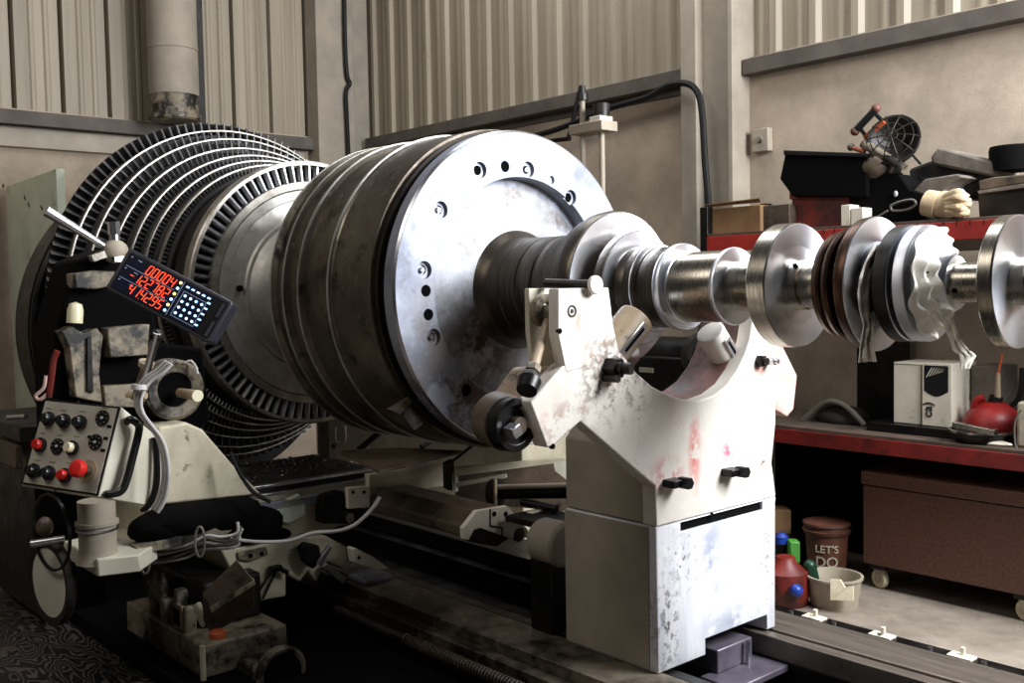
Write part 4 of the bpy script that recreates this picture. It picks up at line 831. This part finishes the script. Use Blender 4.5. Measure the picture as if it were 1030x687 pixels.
# ================================================================== WORKBENCH WITH UPPER SHELF
BY = 1.85
wb = thing('workbench', (1.2, 2.25, 0), 'long red steel workbench with an upper shelf along the right wall', 'workbench')
XA = -.28; XE = 3.6; ZB = .905; ZS = 2.065
MB().box(XA, XE, BY, 2.6, ZB-.02, ZB).build('bench_top', 'bench_top', wb, .003)
MB().box(XA, XE, BY-.01, BY+.05, ZB-.105, ZB-.02).build('front_beam', 'bench_red', wb, .003)
MB().box(XA, XE, BY, 2.6, ZS-.005, ZS+.012).build('shelf_board', 'bench_top', wb, .002)
MB().box(XA, XE, BY-.01, BY+.05, ZS-.10, ZS-.005).build('shelf_beam', 'red_paint', wb, .003)
MB().box(XA, XE, 2.45, 2.5, ZS-.14, ZS-.02).build('rear_beam', 'beige_side', wb, .003)
MB().box(XA, XE, 2.50, 2.55, ZB-.10, ZB-.02).build('rear_beam', 'red_paint', wb, .003)
for x in (XA-.03, 3.0):
    for y in (BY, 2.5): MB().box(x-.03, x+.03, y, y+.06, 0, 2.25 if y < 2 else 2.3).build('upright', 'black_oily', wb, .003)
n = 44
for i in range(24): MB().box(.55+i*.07, .554+i*.07, BY-.012, BY-.009, ZS-.03, ZS-.005).build('beam_slot', 'black_oily', wb)
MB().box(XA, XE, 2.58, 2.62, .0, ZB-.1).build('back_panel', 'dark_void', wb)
q0, q1 = at(866, 385, Y=2.45), at(903, 385, Y=2.45)
MB().box(q0.x, q1.x, 2.40, 2.6, ZB, ZS-.1).build('back_post', 'black_oily', wb, .003)
def Y(px, py, y): return at(px, py, Y=y)
def item_box(x0, y0, x1, y1, y, dep, name, mat, lab, cat, zbase=None, bevel=.004, group=None, parent=None):
    a, b = Y(x0, y0, y), Y(x1, y1, y); z0 = b.z if zbase is None else zbase; z1 = Y((x0+x1)/2, y0, y).z
    mb = MB().box(min(a.x, b.x), max(a.x, b.x), y, y+dep, z0, z1)
    if parent: return mb.build(name, mat, parent, bevel)
    return one(mb, name, mat, lab, cat, group, bevel)
SZ = ZS+.012
cbx = thing('cardboard_box', (Y(752, 230, 1.95).x, 2.05, SZ), 'worn brown cardboard box on the left end of the upper shelf', 'box')
item_box(716, 208, 765, 233, 1.9, .32, 'carton', 'cardboard', '', '', SZ, .004, parent=cbx); item_box(765, 206, 794, 233, 1.93, .25, 'open_end', 'brown_oily', '', '', SZ, parent=cbx)
a = Y(716, 208, 1.9); b = Y(765, 206, 1.9); MB().solid([(a.x, 1.9, a.z), (b.x, 1.9, a.z), (b.x+.02, 1.86, a.z+.02), (a.x-.02, 1.86, a.z+.01)], (0, 0, .004)).build('flap', 'cardboard', cbx)
rb = thing('red_bin', (Y(822, 230, 2.0).x, 2.15, SZ), 'dirty red open bin under the big black tray on the upper shelf', 'bin')
item_box(796, 192, 855, 230, 2.0, .4, 'body', 'red_dirty', '', '', SZ, .01, parent=rb); item_box(794, 190, 857, 195, 1.99, .42, 'rim', 'red_dirty', '', '', None, .003, parent=rb)
# big black tray
bt = thing('black_tray', (Y(830, 195, 1.95).x, 2.15, Y(830, 197, 1.95).z), 'big black tapered plastic tray stacked on top of the red bin', 'tray')
P = [Y(*p, 1.95) for p in ((790, 152), (830, 155), (872, 155), (872, 198), (797, 198), (784, 180))]
MB().solid(P, (0, .42, 0)).build('body', 'dark_void', bt, .01)
P = [Y(*p, 1.94) for p in ((788, 151), (872, 154), (872, 158), (788, 156))]; MB().solid(P, (0, .44, 0)).build('rim', 'black_rubber', bt, .004)
db = thing('black_crate', (Y(895, 220, 1.95).x, 2.15, SZ), 'black plastic crate of dark parts right of the red bin', 'crate')
P = [Y(*p, 1.98) for p in ((855, 170), (905, 175), (915, 190), (930, 195), (932, 222), (857, 228))]; P[-1].z = SZ; P[-2].z = SZ
MB().solid(P, (0, .4, 0)).build('body', 'dark_void', db, .01)
MB().ball(Y(901, 195, 1.97), .013, (.9, .5, 1.3)).build('pale_tip', 'cable_white', db); MB().tube([Y(*p, 1.95) for p in ((896, 207), (905, 203), (918, 201), (921, 206), (912, 211), (898, 212), (896, 207))], .007, 6).build('wire_loop', 'cable_grey', db)
MB().cyl(Y(880, 220, 1.93), Y(893, 212, 1.93), .006).build('thin_rod', 'cable_grey', db)
# small white cartons
for x0, x1, y0, lab in ((846, 855, 206, 'left of two small dirty white cartons on the upper shelf edge'), (856, 868, 209, 'right of two small dirty white cartons on the upper shelf edge')):
    item_box(x0, y0, x1, 230, 1.88, .1, 'small_carton', 'white_card', lab, 'carton', SZ, .003, 'white cartons on the shelf')
# cage lamp
lamp = thing('cage_work_lamp', tuple(Y(895, 172, 2.05)), 'portable work lamp with wire cage and orange-ended handle tipped on the crate', 'work lamp')
LY = 2.02
c = Y(899, 141, LY); d = (Y(903, 139, 1.9)-Y(899, 141, LY)); d = Vector((.25, -.9, .25)).normalized()
Rr = .145
MB().lathe([(-.09, 0), (-.09, .05), (-.02, Rr*.95), (0, Rr), (.01, Rr), (.01, Rr*.93), (-.02, Rr*.8), (-.08, .04)], c, d, 40).build('reflector', 'dark_iron', lamp)
mb = MB(); q = d.to_track_quat('X', 'Z').to_matrix()
def LP(x, y, z): return c+q@Vector((x, y, z))
for k in range(10):
    a = 2*PI*k/10; mb.tube([LP(.01+.07*math.sin(t), Rr*math.cos(t)*math.cos(a), Rr*math.cos(t)*math.sin(a)) for t in [j*PI/12 for j in range(7)]], .0035, 5, 2)
for rr_, xx in ((.99, .01), (.8, .055), (.5, .07), (.25, .078)):
    mb.tube([LP(xx, Rr*rr_*math.cos(t), Rr*rr_*math.sin(t)) for t in [j*PI/8 for j in range(17)]], .0035, 5, 2)
mb.build('wire_cage', 'steel_groove', lamp)
MB().cyl(Y(861, 131, LY-.02), Y(880, 111, LY-.02), .021).build('grip', 'black_rubber', lamp)
for p_ in ((860, 132), (881, 109)): MB().ball(Y(*p_, LY-.02), .026).build('grip_end', 'bucket_orange', lamp)
MB().cyl(Y(865, 129, LY), Y(872, 138, LY), .011).cyl(Y(879, 113, LY), Y(888, 122, LY), .011).build('handle_arm', 'black_rubber', lamp)
MB().cyl(Y(870, 139, LY), Y(889, 122, LY), .016).build('yoke_bar', 'orange_plastic', lamp)
MB().cyl(Y(868, 144, LY-.03), Y(910, 170, LY-.03), .026).build('base_bar', 'beige_worn', lamp); MB().cyl(Y(856, 148, LY-.03), Y(870, 153, LY-.03), .013).build('base_foot', 'orange_plastic', lamp); MB().ball(Y(856, 148, LY-.03), .022).build('foot_cap', 'brown_oily', lamp)
MB().cyl(Y(918, 156, LY), Y(926, 165, LY), .007).build('spring_leg', 'black_rubber', lamp)
MB().ball(Y(881, 168, LY), .10, (1, .8, .8)).build('base_pod', 'brown_oily', lamp)
# cloths, roll, glove, boxes on right half of shelf
def slab(pts, y, dep, name, mat, lab, cat, bevel=.012, group=None):
    P = [Y(*p, y) for p in pts]; return one(MB().solid(P, (0, dep, 0)), name, mat, lab, cat, group, bevel)
slab([(935, 158), (943, 148), (958, 151), (1000, 163), (1004, 175), (999, 178), (960, 170), (938, 166)], 2.15, .3, 'fabric_roll', 'grey_cloth', 'grey rolled sheet lying on the dark heap at the right of the shelf', 'cloth roll', .015)
slab([(913, 170), (940, 160), (1000, 174), (1003, 200), (960, 200), (915, 185)], 2.2, .3, 'dark_bag', 'dark_cloth', 'dark bag bulging under the grey rolled sheet', 'bag', .02)
slab([(914, 196), (930, 180), (962, 175), (968, 178), (955, 184), (947, 196)], 2.0, .2, 'folded_cloth', 'grey_cloth', 'light grey folded cloth above the work glove', 'cloth', .008)
slab([(905, 196), (948, 196), (945, 218), (912, 224)], 2.08, .3, 'dark_box', 'dark_cloth', 'small dark box under the light grey folded cloth', 'box', .01)
gl = thing('work_glove', tuple(Y(958, 220, 1.9)), 'bundled pale leather work gloves at the edge of the upper shelf', 'gloves')
c = Y(950, 206, 1.92); MB().ball(c, .085, (1.15, .8, .85), 22, noise=.04).build('palm', 'leather_glove', gl)
MB().cyl(Y(932, 204, 1.92), Y(945, 207, 1.92), .07, .075).build('cuff', 'leather_glove', gl)
for i in range(5): MB().tube([Y(953, 197+i*3.8, 1.88), Y(964, 194+i*5, 1.84-.015*(i%2)), Y(973+(i%3)*2, 199+i*4, 1.86)], [.022, .024, .018], 10).build('finger', 'leather_glove', gl)
slab([(983, 193), (1035, 187), (1035, 222), (985, 224)], 2.05, .35, 'black_box', 'black_oily', 'low black box with pale lid edge at the right end of the shelf', 'box', .008)
slab([(983, 192), (1035, 184), (1035, 188), (984, 195)], 2.02, .35, 'flat_board', 'grey_cloth', 'thin grey board lying on the low black box', 'board', .002)
slab([(1000, 178), (1035, 175), (1035, 183), (985, 192), (984, 182)], 2.1, .3, 'dark_case', 'brown_oily', 'brownish case above the thin grey board', 'case', .006)
c = Y(1020, 172, 2.25); one(MB().lathe([(0, 0), (0, .12), (.11, .125), (.13, .12), (.13, 0)], (c.x, c.y, c.z), (0, 0, 1), 36), 'round_tin', 'dark_void', 'black round tin on top at the right end of the shelf', 'tin')
# --- dark machine behind the U of the steady rest
xl, xr = Y(628, 380, 1.95).x, Y(706, 380, 1.95).x; zt = Y(680, 345, 1.95).z
gb = thing('pedestal_machine', ((xl+xr)/2, 2.15, 0), 'dark oily pedestal machine with small pale nameplate seen through the yoke of the steady rest', 'machine')
MB().box(xl, xr, 1.95, 2.4, .06, zt-.10).box(xl-.04, xr+.04, 1.92, 2.43, 0, .06).build('pedestal', 'black_oily', gb, .015)
MB().cyl((xl+.02, 2.15, zt-.12), (xr-.02, 2.15, zt-.12), .15, n=36).build('motor', 'black_oily', gb, .01)
MB().ring((xr-.10, 2.10, zt-.10), (1, -.3, 0), .17, .11, .05).build('wheel_guard', 'dark_iron', gb, .004)
q = Y(650, 372, 1.94); MB().box(q.x-.06, q.x+.06, 1.935, 1.951, q.z-.018, q.z+.014).build('nameplate', 'beige_side', gb)
# --- bench top things
TZ = ZB
c = Y(838, 420, 2.1)
ch = MB()
for k, (r, m) in enumerate(((.17, 0), (.15, 0), (.13, 0))):
    ch.tube([(c.x-r*1.2+r*2.4*t, c.y+.04*k, TZ+.01+math.sin(PI*t)*r*.75) for t in [j/8 for j in range(9)]], .016, 8)
one(ch, 'coiled_hose', 'grey_cloth', 'loops of dark grey hose arched on the bench left of the cartons', 'hose')
one(MB().ball((c.x, c.y+.1, TZ+.03), .14, (1.3, .8, .55), noise=.05), 'black_cloth', 'dark_cloth', 'black crumpled cloth under the hose loops on the bench', 'cloth')
ct = thing('white_carton', (Y(912, 418, 2.05).x, 2.15, TZ+.05), 'smudged plain white carton, left of the pair on the bench', 'carton', 'cartons on the bench')
a, b = Y(899, 364, 2.05), Y(926, 418, 2.05); zt = a.z
MB().box(a.x, b.x, 2.05, 2.32, TZ+.052, zt).build('carton', 'white_card', ct, .003); MB().box(a.x, b.x, 2.048, 2.052, zt-.012, zt-.010).build('lid_seam', 'print_dark', ct)
ct2 = thing('printed_carton', (Y(943, 420, 2.04).x, 2.15, TZ+.05), 'white carton with black printed top half, right of the pair on the bench', 'carton', 'cartons on the bench')
a2, b2 = Y(927.5, 365, 2.04), Y(957, 420, 2.04); w2 = b2.x-a2.x; zt = a2.z
MB().box(a2.x, b2.x, 2.04, 2.34, TZ+.052, zt).build('carton', 'white_card', ct2, .003)
h2 = (zt-TZ-.052)
arc = [(a2.x+.012, zt-.012), (a2.x+.012, zt-h2*.44)]+[(a2.x+.012+(w2-.03)*t, zt-h2*.44-.03*math.sin(PI*t)) for t in (.2, .35, .5, .65, .8)]+[(b2.x-.018, zt-h2*.44), (b2.x-.018, zt-.012)]
MB().add([(x, 2.0385, z) for x, z in arc], [tuple(range(len(arc)))[::-1]]).build('print_block', 'knob_black', ct2)
mb = MB()
for k in range(6): x = a2.x+.05+k*.014; mb.add([(x, 2.0375, zt-.03-k*.001), (x+.012, 2.0375, zt-.02), (x-.02+.01*k*.3, 2.0375, zt-.075+.006*k), (x-.028+.01*k*.3, 2.0375, zt-.08+.006*k)], [(0, 1, 2, 3)])
mb.build('print_strokes', 'white_card', ct2)
text_mb('ca)', .075, (a2.x+.035, 2.0375, TZ+.052+h2*.26), (0, 0, 1), (-1, 0, 0)).build('lettering', 'knob_black', ct2)
one(MB().box(a2.x-.3, b2.x+.12, 1.98, 2.36, TZ, TZ+.05), 'black_tray', 'black_oily', 'flat black tray under the two cartons on the bench', 'tray', bevel=.004)
# grey carton side block behind
one(MB().box(b2.x+.01, b2.x+.16, 2.25, 2.5, TZ, zt-.02), 'grey_carton', 'grey_cloth', 'dull grey box right behind the printed carton', 'box', bevel=.004)
# red can
c = Y(991, 428, 2.05); rc = thing('oil_can', (c.x, 2.12, TZ), 'squat red oil can with pale spout behind the metal tray', 'oil can')
z0 = Y(991, 418, 2.12).z
MB().lathe([(0, 0), (0, .145), (.07, .15), (.12, .12), (.16, .07), (.17, .05), (.17, 0)], (c.x, 2.14, TZ+.03), (0, 0, 1), 40).build('body', 'can_red', rc)
MB().cyl((c.x+.01, 2.14, TZ+.19), (c.x+.02, 2.14, TZ+.23), .035).build('cap', 'black_rubber', rc)
MB().tube([(c.x-.09, 2.10, TZ+.12), (c.x-.07, 2.09, TZ+.20), (c.x-.03, 2.10, TZ+.225)], .02, 10).build('handle', 'can_red', rc)
s0, s1, s2 = Vector((c.x+.03, 2.13, TZ+.22)), Y(1004, 375, 2.12), Y(1008, 356, 2.12)
MB().cyl(s0, s1, .016, .011).build('spout', 'cream_arm', rc); MB().cyl(s1, s2, .008, .006).build('spout_tip', 'orange_plastic', rc)
tr = thing('drain_tray', (c.x-.01, 1.97, TZ), 'black tray with shiny metal rim in front of the red oil can', 'tray')
MB().lathe([(0, 0), (0, .13), (.05, .16), (.055, .155), (.01, .12), (.01, 0)], (c.x-.0, 2.0, TZ), (0, 0, 1), 40).build('pan', 'black_oily', tr)
MB().ring((c.x, 2.0, TZ+.06), (0, 0, 1), .162, .150, .012).build('rim', 'steel_brushed', tr); MB().bx((c.x+.02, 1.88, TZ+.085), (.22, .05, .03), R3(6, 'Y')).build('metal_bar', 'steel_brushed', tr, .003)
one(MB().ball((c.x+.08, 1.93, TZ+.01), .10, (1.1, .4, .16)), 'paper_sheet', 'white_card', 'dirty flattened paper beside the black tray', 'paper')
wbx = thing('white_canister', (Y(1030, 438, 1.95).x+.06, 2.0, TZ), 'pale canister at the right edge of the bench with a thin cord', 'canister')
q = Y(1022, 438, 1.93); MB().box(q.x, q.x+.2, 1.93, 2.1, TZ, Y(1024, 404, 1.93).z).build('body', 'white_tub', wbx, .015)
MB().tube([Y(*p, 1.9) for p in ((1027, 412), (1021, 425), (1021, 445), (1025, 455), (1031, 462))], .005, 6).build('cord', 'cable_grey', wbx)
one(MB().tube([Y(*p, 2.2) for p in ((1028, 370), (1027, 392), (1022, 404), (1014, 410))], .014, 8), 'bent_pipe', 'black_rubber', 'black bent pipe standing at the right edge of the bench', 'pipe')
# --- below the bench: tool chest
tc = thing('tool_chest', (1.25, 2.0, 0), 'brown hammer-finish tool chest on white casters under the bench', 'tool chest')
a = Y(868, 566, 1.95); XR = 2.3; zt = Y(868, 473, 1.95).z; zl = Y(868, 487, 1.95).z
MB().box(a.x, XR, 1.95, 2.5, a.z, zl-.004).build('chest', 'brown_hammer', tc, .006); MB().box(a.x-.006, XR, 1.935, 2.5, zl+.002, zt).build('lid', 'brown_hammer', tc, .008)
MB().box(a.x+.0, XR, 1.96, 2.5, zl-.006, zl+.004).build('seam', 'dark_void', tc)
q = Y(877, 607, 1.98)
for (x, y) in ((a.x+.08, 2.0), (a.x+.20, 2.42), (1.62, 2.0), (2.2, 2.42)):
    cs = MB().box(x-.05, x+.05, y-.04, y+.04, .115, a.z).build('caster', 'dark_iron', tc, .003)
    MB().lathe([(-.018, .02), (-.018, .05), (-.01, .056), (.01, .056), (.018, .05), (.018, .02)], (x, y, .056), (.35, 1, 0), 28, True).build('wheel', 'ivory_plastic', cs); MB().cyl((x-.004, y-.024, .056), (x+.004, y+.024, .056), .022).build('hub', 'steel_brushed', cs)
    MB().solid([(x-.03, y-.026, .12), (x+.05, y-.026, .12), (x+.03, y-.026, .05), (x-.005, y-.026, .045)], (0, .004, 0)).build('fork', 'steel_brushed', cs)
# buckets
c = at(829, 612, Z=0); wbu = thing('white_bucket', (c.x, c.y+.05, 0), 'dirty white bucket with a green bottle inside beside the tool chest', 'bucket')
wc = (c.x, c.y+.1); hb = at(832, 579, D=(Vector((wc[0], wc[1], .1))-CAM).dot(FW)).z
mb = MB().lathe([(0, 0), (0, .125), (hb, .145), (hb+.004, .15), (hb, .138), (.01, .118), (.01, 0)], (wc[0], wc[1], 0), (0, 0, 1), 40); mb.build('tub', 'white_tub', wbu)
MB().ring((wc[0], wc[1], hb), (0, 0, 1), .153, .140, .012).build('rim', 'white_tub', wbu)
MB().solid([(wc[0]+.08, wc[1]-.17, .08), (wc[0]+.17, wc[1]-.10, .08), (wc[0]+.17, wc[1]-.1, .16), (wc[0]+.14, wc[1]-.13, .15), (wc[0]+.12, wc[1]-.14, .19), (wc[0]+.08, wc[1]-.17, .19)], (0, .01, 0)).build('torn_label', 'cream_cloth', wbu)
one(MB().cyl((wc[0]-.08, wc[1]-.04, .03), (wc[0]-.10, wc[1]-.08, hb+.05), .035).ball((wc[0]-.10, wc[1]-.08, hb+.05), .035), 'green_bottle', 'dark_green', 'dark green bottle sticking out of the white bucket', 'bottle')
bd = 5.95; c = at(827, 590, D=bd); bx_, by_ = c.x, c.y+.05
top = at(827, 527, D=bd).z
bb = thing('orange_bucket', (bx_, by_, 0), 'grimy brown-orange bucket with lid and pale lettering behind the white bucket', 'bucket')
MB().lathe([(0, 0), (0, .105), (top-.03, .125), (top-.03, 0)], (bx_, by_, 0), (0, 0, 1), 40).build('pail', 'bucket_orange', bb)
MB().lathe([(0, 0), (0, .135), (.02, .14), (.025, .128), (.045, .128), (.05, .138), (.062, .136), (.066, .12), (.07, 0)], (bx_, by_, top-.05), (0, 0, 1), 40).build('lid', 'bucket_orange', bb)
fwd = Vector((CAM.x-bx_, CAM.y-by_, 0)).normalized(); xd = Vector((0, 0, 1)).cross(fwd)
zz = at(827, 549, D=bd).z; text_mb("LET'S", .062, (bx_, by_, zz), xd, (0, 0, 1), bend=.124).build('lettering', 'white_tub', bb)
zz = at(827, 562, D=bd).z; text_mb("DO", .085, (bx_, by_, zz), xd, (0, 0, 1), bend=.122).build('lettering', 'white_tub', bb)
def fl(px0, py0, px1, py1, D, name, mat, lab, cat, dep=.15, z0=None):
    a, b = at(px0, py0, D=D), at(px1, py1, D=D); return one(MB().solid([a, at(px1, py0, D=D), b, at(px0, py1, D=D)], Vector((FW.x, FW.y, 0))*dep), name, mat, lab, cat, None, .008)
fl(770, 513, 796, 540, 6.2, 'cardboard_box', 'cardboard', 'small cardboard box standing behind the steady rest under the bench', 'box')
one(MB().box(*[v for v in (at(770, 560, D=6.1).x-.1, at(800, 560, D=6.1).x, at(785, 560, D=6.1).y, at(785, 560, D=6.1).y+.2, 0, at(785, 541, D=6.1).z)]), 'black_crate', 'black_oily', 'low black crate below the small cardboard box', 'crate', bevel=.006)
fl(795, 545, 805, 567, 5.8, 'green_carton', 'green_plastic', 'bright green carton left of the lettered bucket', 'carton', .08)
q = at(786, 541, D=5.9); sc_ = thing('spray_can', (q.x, q.y, .0), 'dark spray can with blue cap standing behind the red jug', 'spray can'); MB().cyl((q.x, q.y, 0), (q.x, q.y, q.z-.03), .04).build('can', 'black_oily', sc_); MB().lathe([(0, 0), (0, .04), (.04, .038), (.06, .02), (.06, 0)], (q.x, q.y, q.z-.03), (0, 0, 1)).build('cap', 'blue_plastic', sc_)
c = at(790, 603, D=5.55); one(MB().lathe([(0, 0), (0, .115), (.05, .13), (.18, .12), (.23, .06), (.26, .05), (.26, 0)], (c.x, c.y, 0), (0, 0, 1), 32), 'red_jug', 'red_dirty', 'dirty red jug on the floor behind the steady rest', 'jug')
q = at(801, 594, D=5.4); one(MB().ball(q, .035, (1, 1, 1)), 'blue_ball', 'blue_plastic', 'small round blue object leaning on the red jug', 'ball')
# black mats on floor by the far rail
one(MB().box(-1.2, 4, .72, 1.0, 0, .05), 'cable_channel', 'black_oily', 'black channel strip on the floor along the far guide rail', 'cable channel', bevel=.004)
# ================================================================== RAGS ON THE SHAFT
def strip(pix, w=None, th=.003, amp=.010, seed=1):
    """draped cloth strip: rows of (px, py, half width px, X)"""
    R_ = random.Random(seed); rows_ = []; N_ = 12
    for i in range(len(pix)-1):
        for k in range(4):
            t = k/4; rows_.append([pix[i][j]*(1-t)+pix[i+1][j]*t for j in range(4)])
    rows_.append(list(pix[-1])); vs = []
    for r_, (px, py, pw, X) in enumerate(rows_):
        for j in range(N_+1):
            u = j/N_*2-1; jag = R_.uniform(-.8, .8)
            vs.append(at(px+pw*u, py+jag, X=X+amp*math.sin(u*7+r_*.15)+.004*math.sin(r_*1.3+u*3)))
    n = len(rows_); m = len(vs); K = N_+1; fs = []
    vs2 = [v+Vector((-th, 0, 0)) for v in vs]
    for i in range(n-1):
        for j in range(N_): k = i*K+j; fs += [(k, k+1, k+K+1, k+K), (m+k, m+k+K, m+k+K+1, m+k+1)]
        k = i*K; fs += [(k, k+K, m+k+K, m+k), (k+N_, m+k+N_, m+k+N_+K, k+N_+K)]
    for j in range(N_): fs += [(j, m+j, m+j+1, j+1), ((n-1)*K+j, (n-1)*K+j+1, m+(n-1)*K+j+1, m+(n-1)*K+j)]
    return MB().add(vs+vs2, fs)
one(strip([(886, 246, 5, 1.95), (880, 262, 9, 1.95), (875, 280, 10, 1.945), (873, 296, 10, 1.945), (873, 312, 8, 1.94), (874, 328, 5, 1.94), (872, 345, 6, 1.94), (873, 364, 9, 1.94)]), 'rag', 'white_cloth', 'cream rag strip draped over the larger seal disk and hanging down', 'rag')
# white rag bunched round the last disk
mb = MB(); vs = []; NA, NR = 40, 7; rr = random.Random(9)
for i in range(NA+1):
    a = math.radians(70+200*i/NA)
    for j in range(NR+1):
        r = .10+.088*j/NR; fold = .010*math.sin(j*1.9+i*.35)+.006*math.sin(i*.9)
        vs.append(Vector((2.105+.05*(1-j/NR)+fold+.008, r*math.cos(a)*1.0*(1+.02*math.sin(i*.8)), AX+r*math.sin(a)*(1+.02*math.sin(i*.8)))))
m = len(vs); K = NR+1; fs = []
vs = vs+[v+Vector((-.003, 0, 0)) for v in vs]
for i in range(NA):
    for j in range(NR): k = i*K+j; fs += [(k, k+1, k+K+1, k+K), (m+k, m+k+K, m+k+K+1, m+k+1)]
    k = i*K; fs += [(k, k+K, m+k+K, m+k), (k+NR, m+k+NR, m+k+NR+K, k+NR+K)]
for j in range(NR): fs += [(j, m+j, m+j+1, j+1), (NA*K+j, NA*K+j+1, m+NA*K+j+1, m+NA*K+j)]
one(mb.add(vs, fs), 'rag', 'white_cloth', 'white rag bunched around the face of the last end disk', 'rag')
one(strip([(948, 312, 9, 2.2), (955, 326, 6, 2.2), (960, 340, 5, 2.2), (967, 352, 8, 2.2), (974, 358, 8, 2.2), (971, 371, 4, 2.2)], seed=4, amp=.002), 'torn_paper', 'white_cloth', 'torn white paper hanging below the shaft near the end disk', 'paper')
# ================================================================== LIGHT
def area(name, loc, target, sx, sy, power, col=(1, 1, 1)):
    l = bpy.data.lights.new(name, 'AREA'); l.shape = 'RECTANGLE'; l.size = sx; l.size_y = sy; l.energy = power; l.color = col
    o = bpy.data.objects.new(name, l); COL.objects.link(o); o.location = loc; o.rotation_euler = (Vector(target)-Vector(loc)).to_track_quat('-Z', 'Y').to_euler(); return o
area('door_daylight', (4.1, 1.6, 3.7), (.2, -.1, 1.3), 2.2, 2.2, 640, (.93, .96, 1))
area('overhead_fill', (-1.0, 1.2, 6.4), (-1.2, .2, 0), 5, 1.6, 220, (.95, .97, 1))  # unseen overhead source, added to brighten the drum tops and walls
area('shop_fill', (-.3, -4.6, 5.6), (-2, 2.7, 2.9), 4, 2, 115, (1, .95, .88))
w = bpy.data.worlds.new('world'); bpy.context.scene.world = w; w.use_nodes = True
w.node_tree.nodes['Background'].inputs[0].default_value = (.8, .85, 1, 1); w.node_tree.nodes['Background'].inputs[1].default_value = .02
s = bpy.context.scene
s.view_settings.view_transform = 'Standard'; s.view_settings.look = 'None'; s.view_settings.gamma = 1; s.view_settings.exposure = 0.08; s.view_settings.use_curve_mapping = False
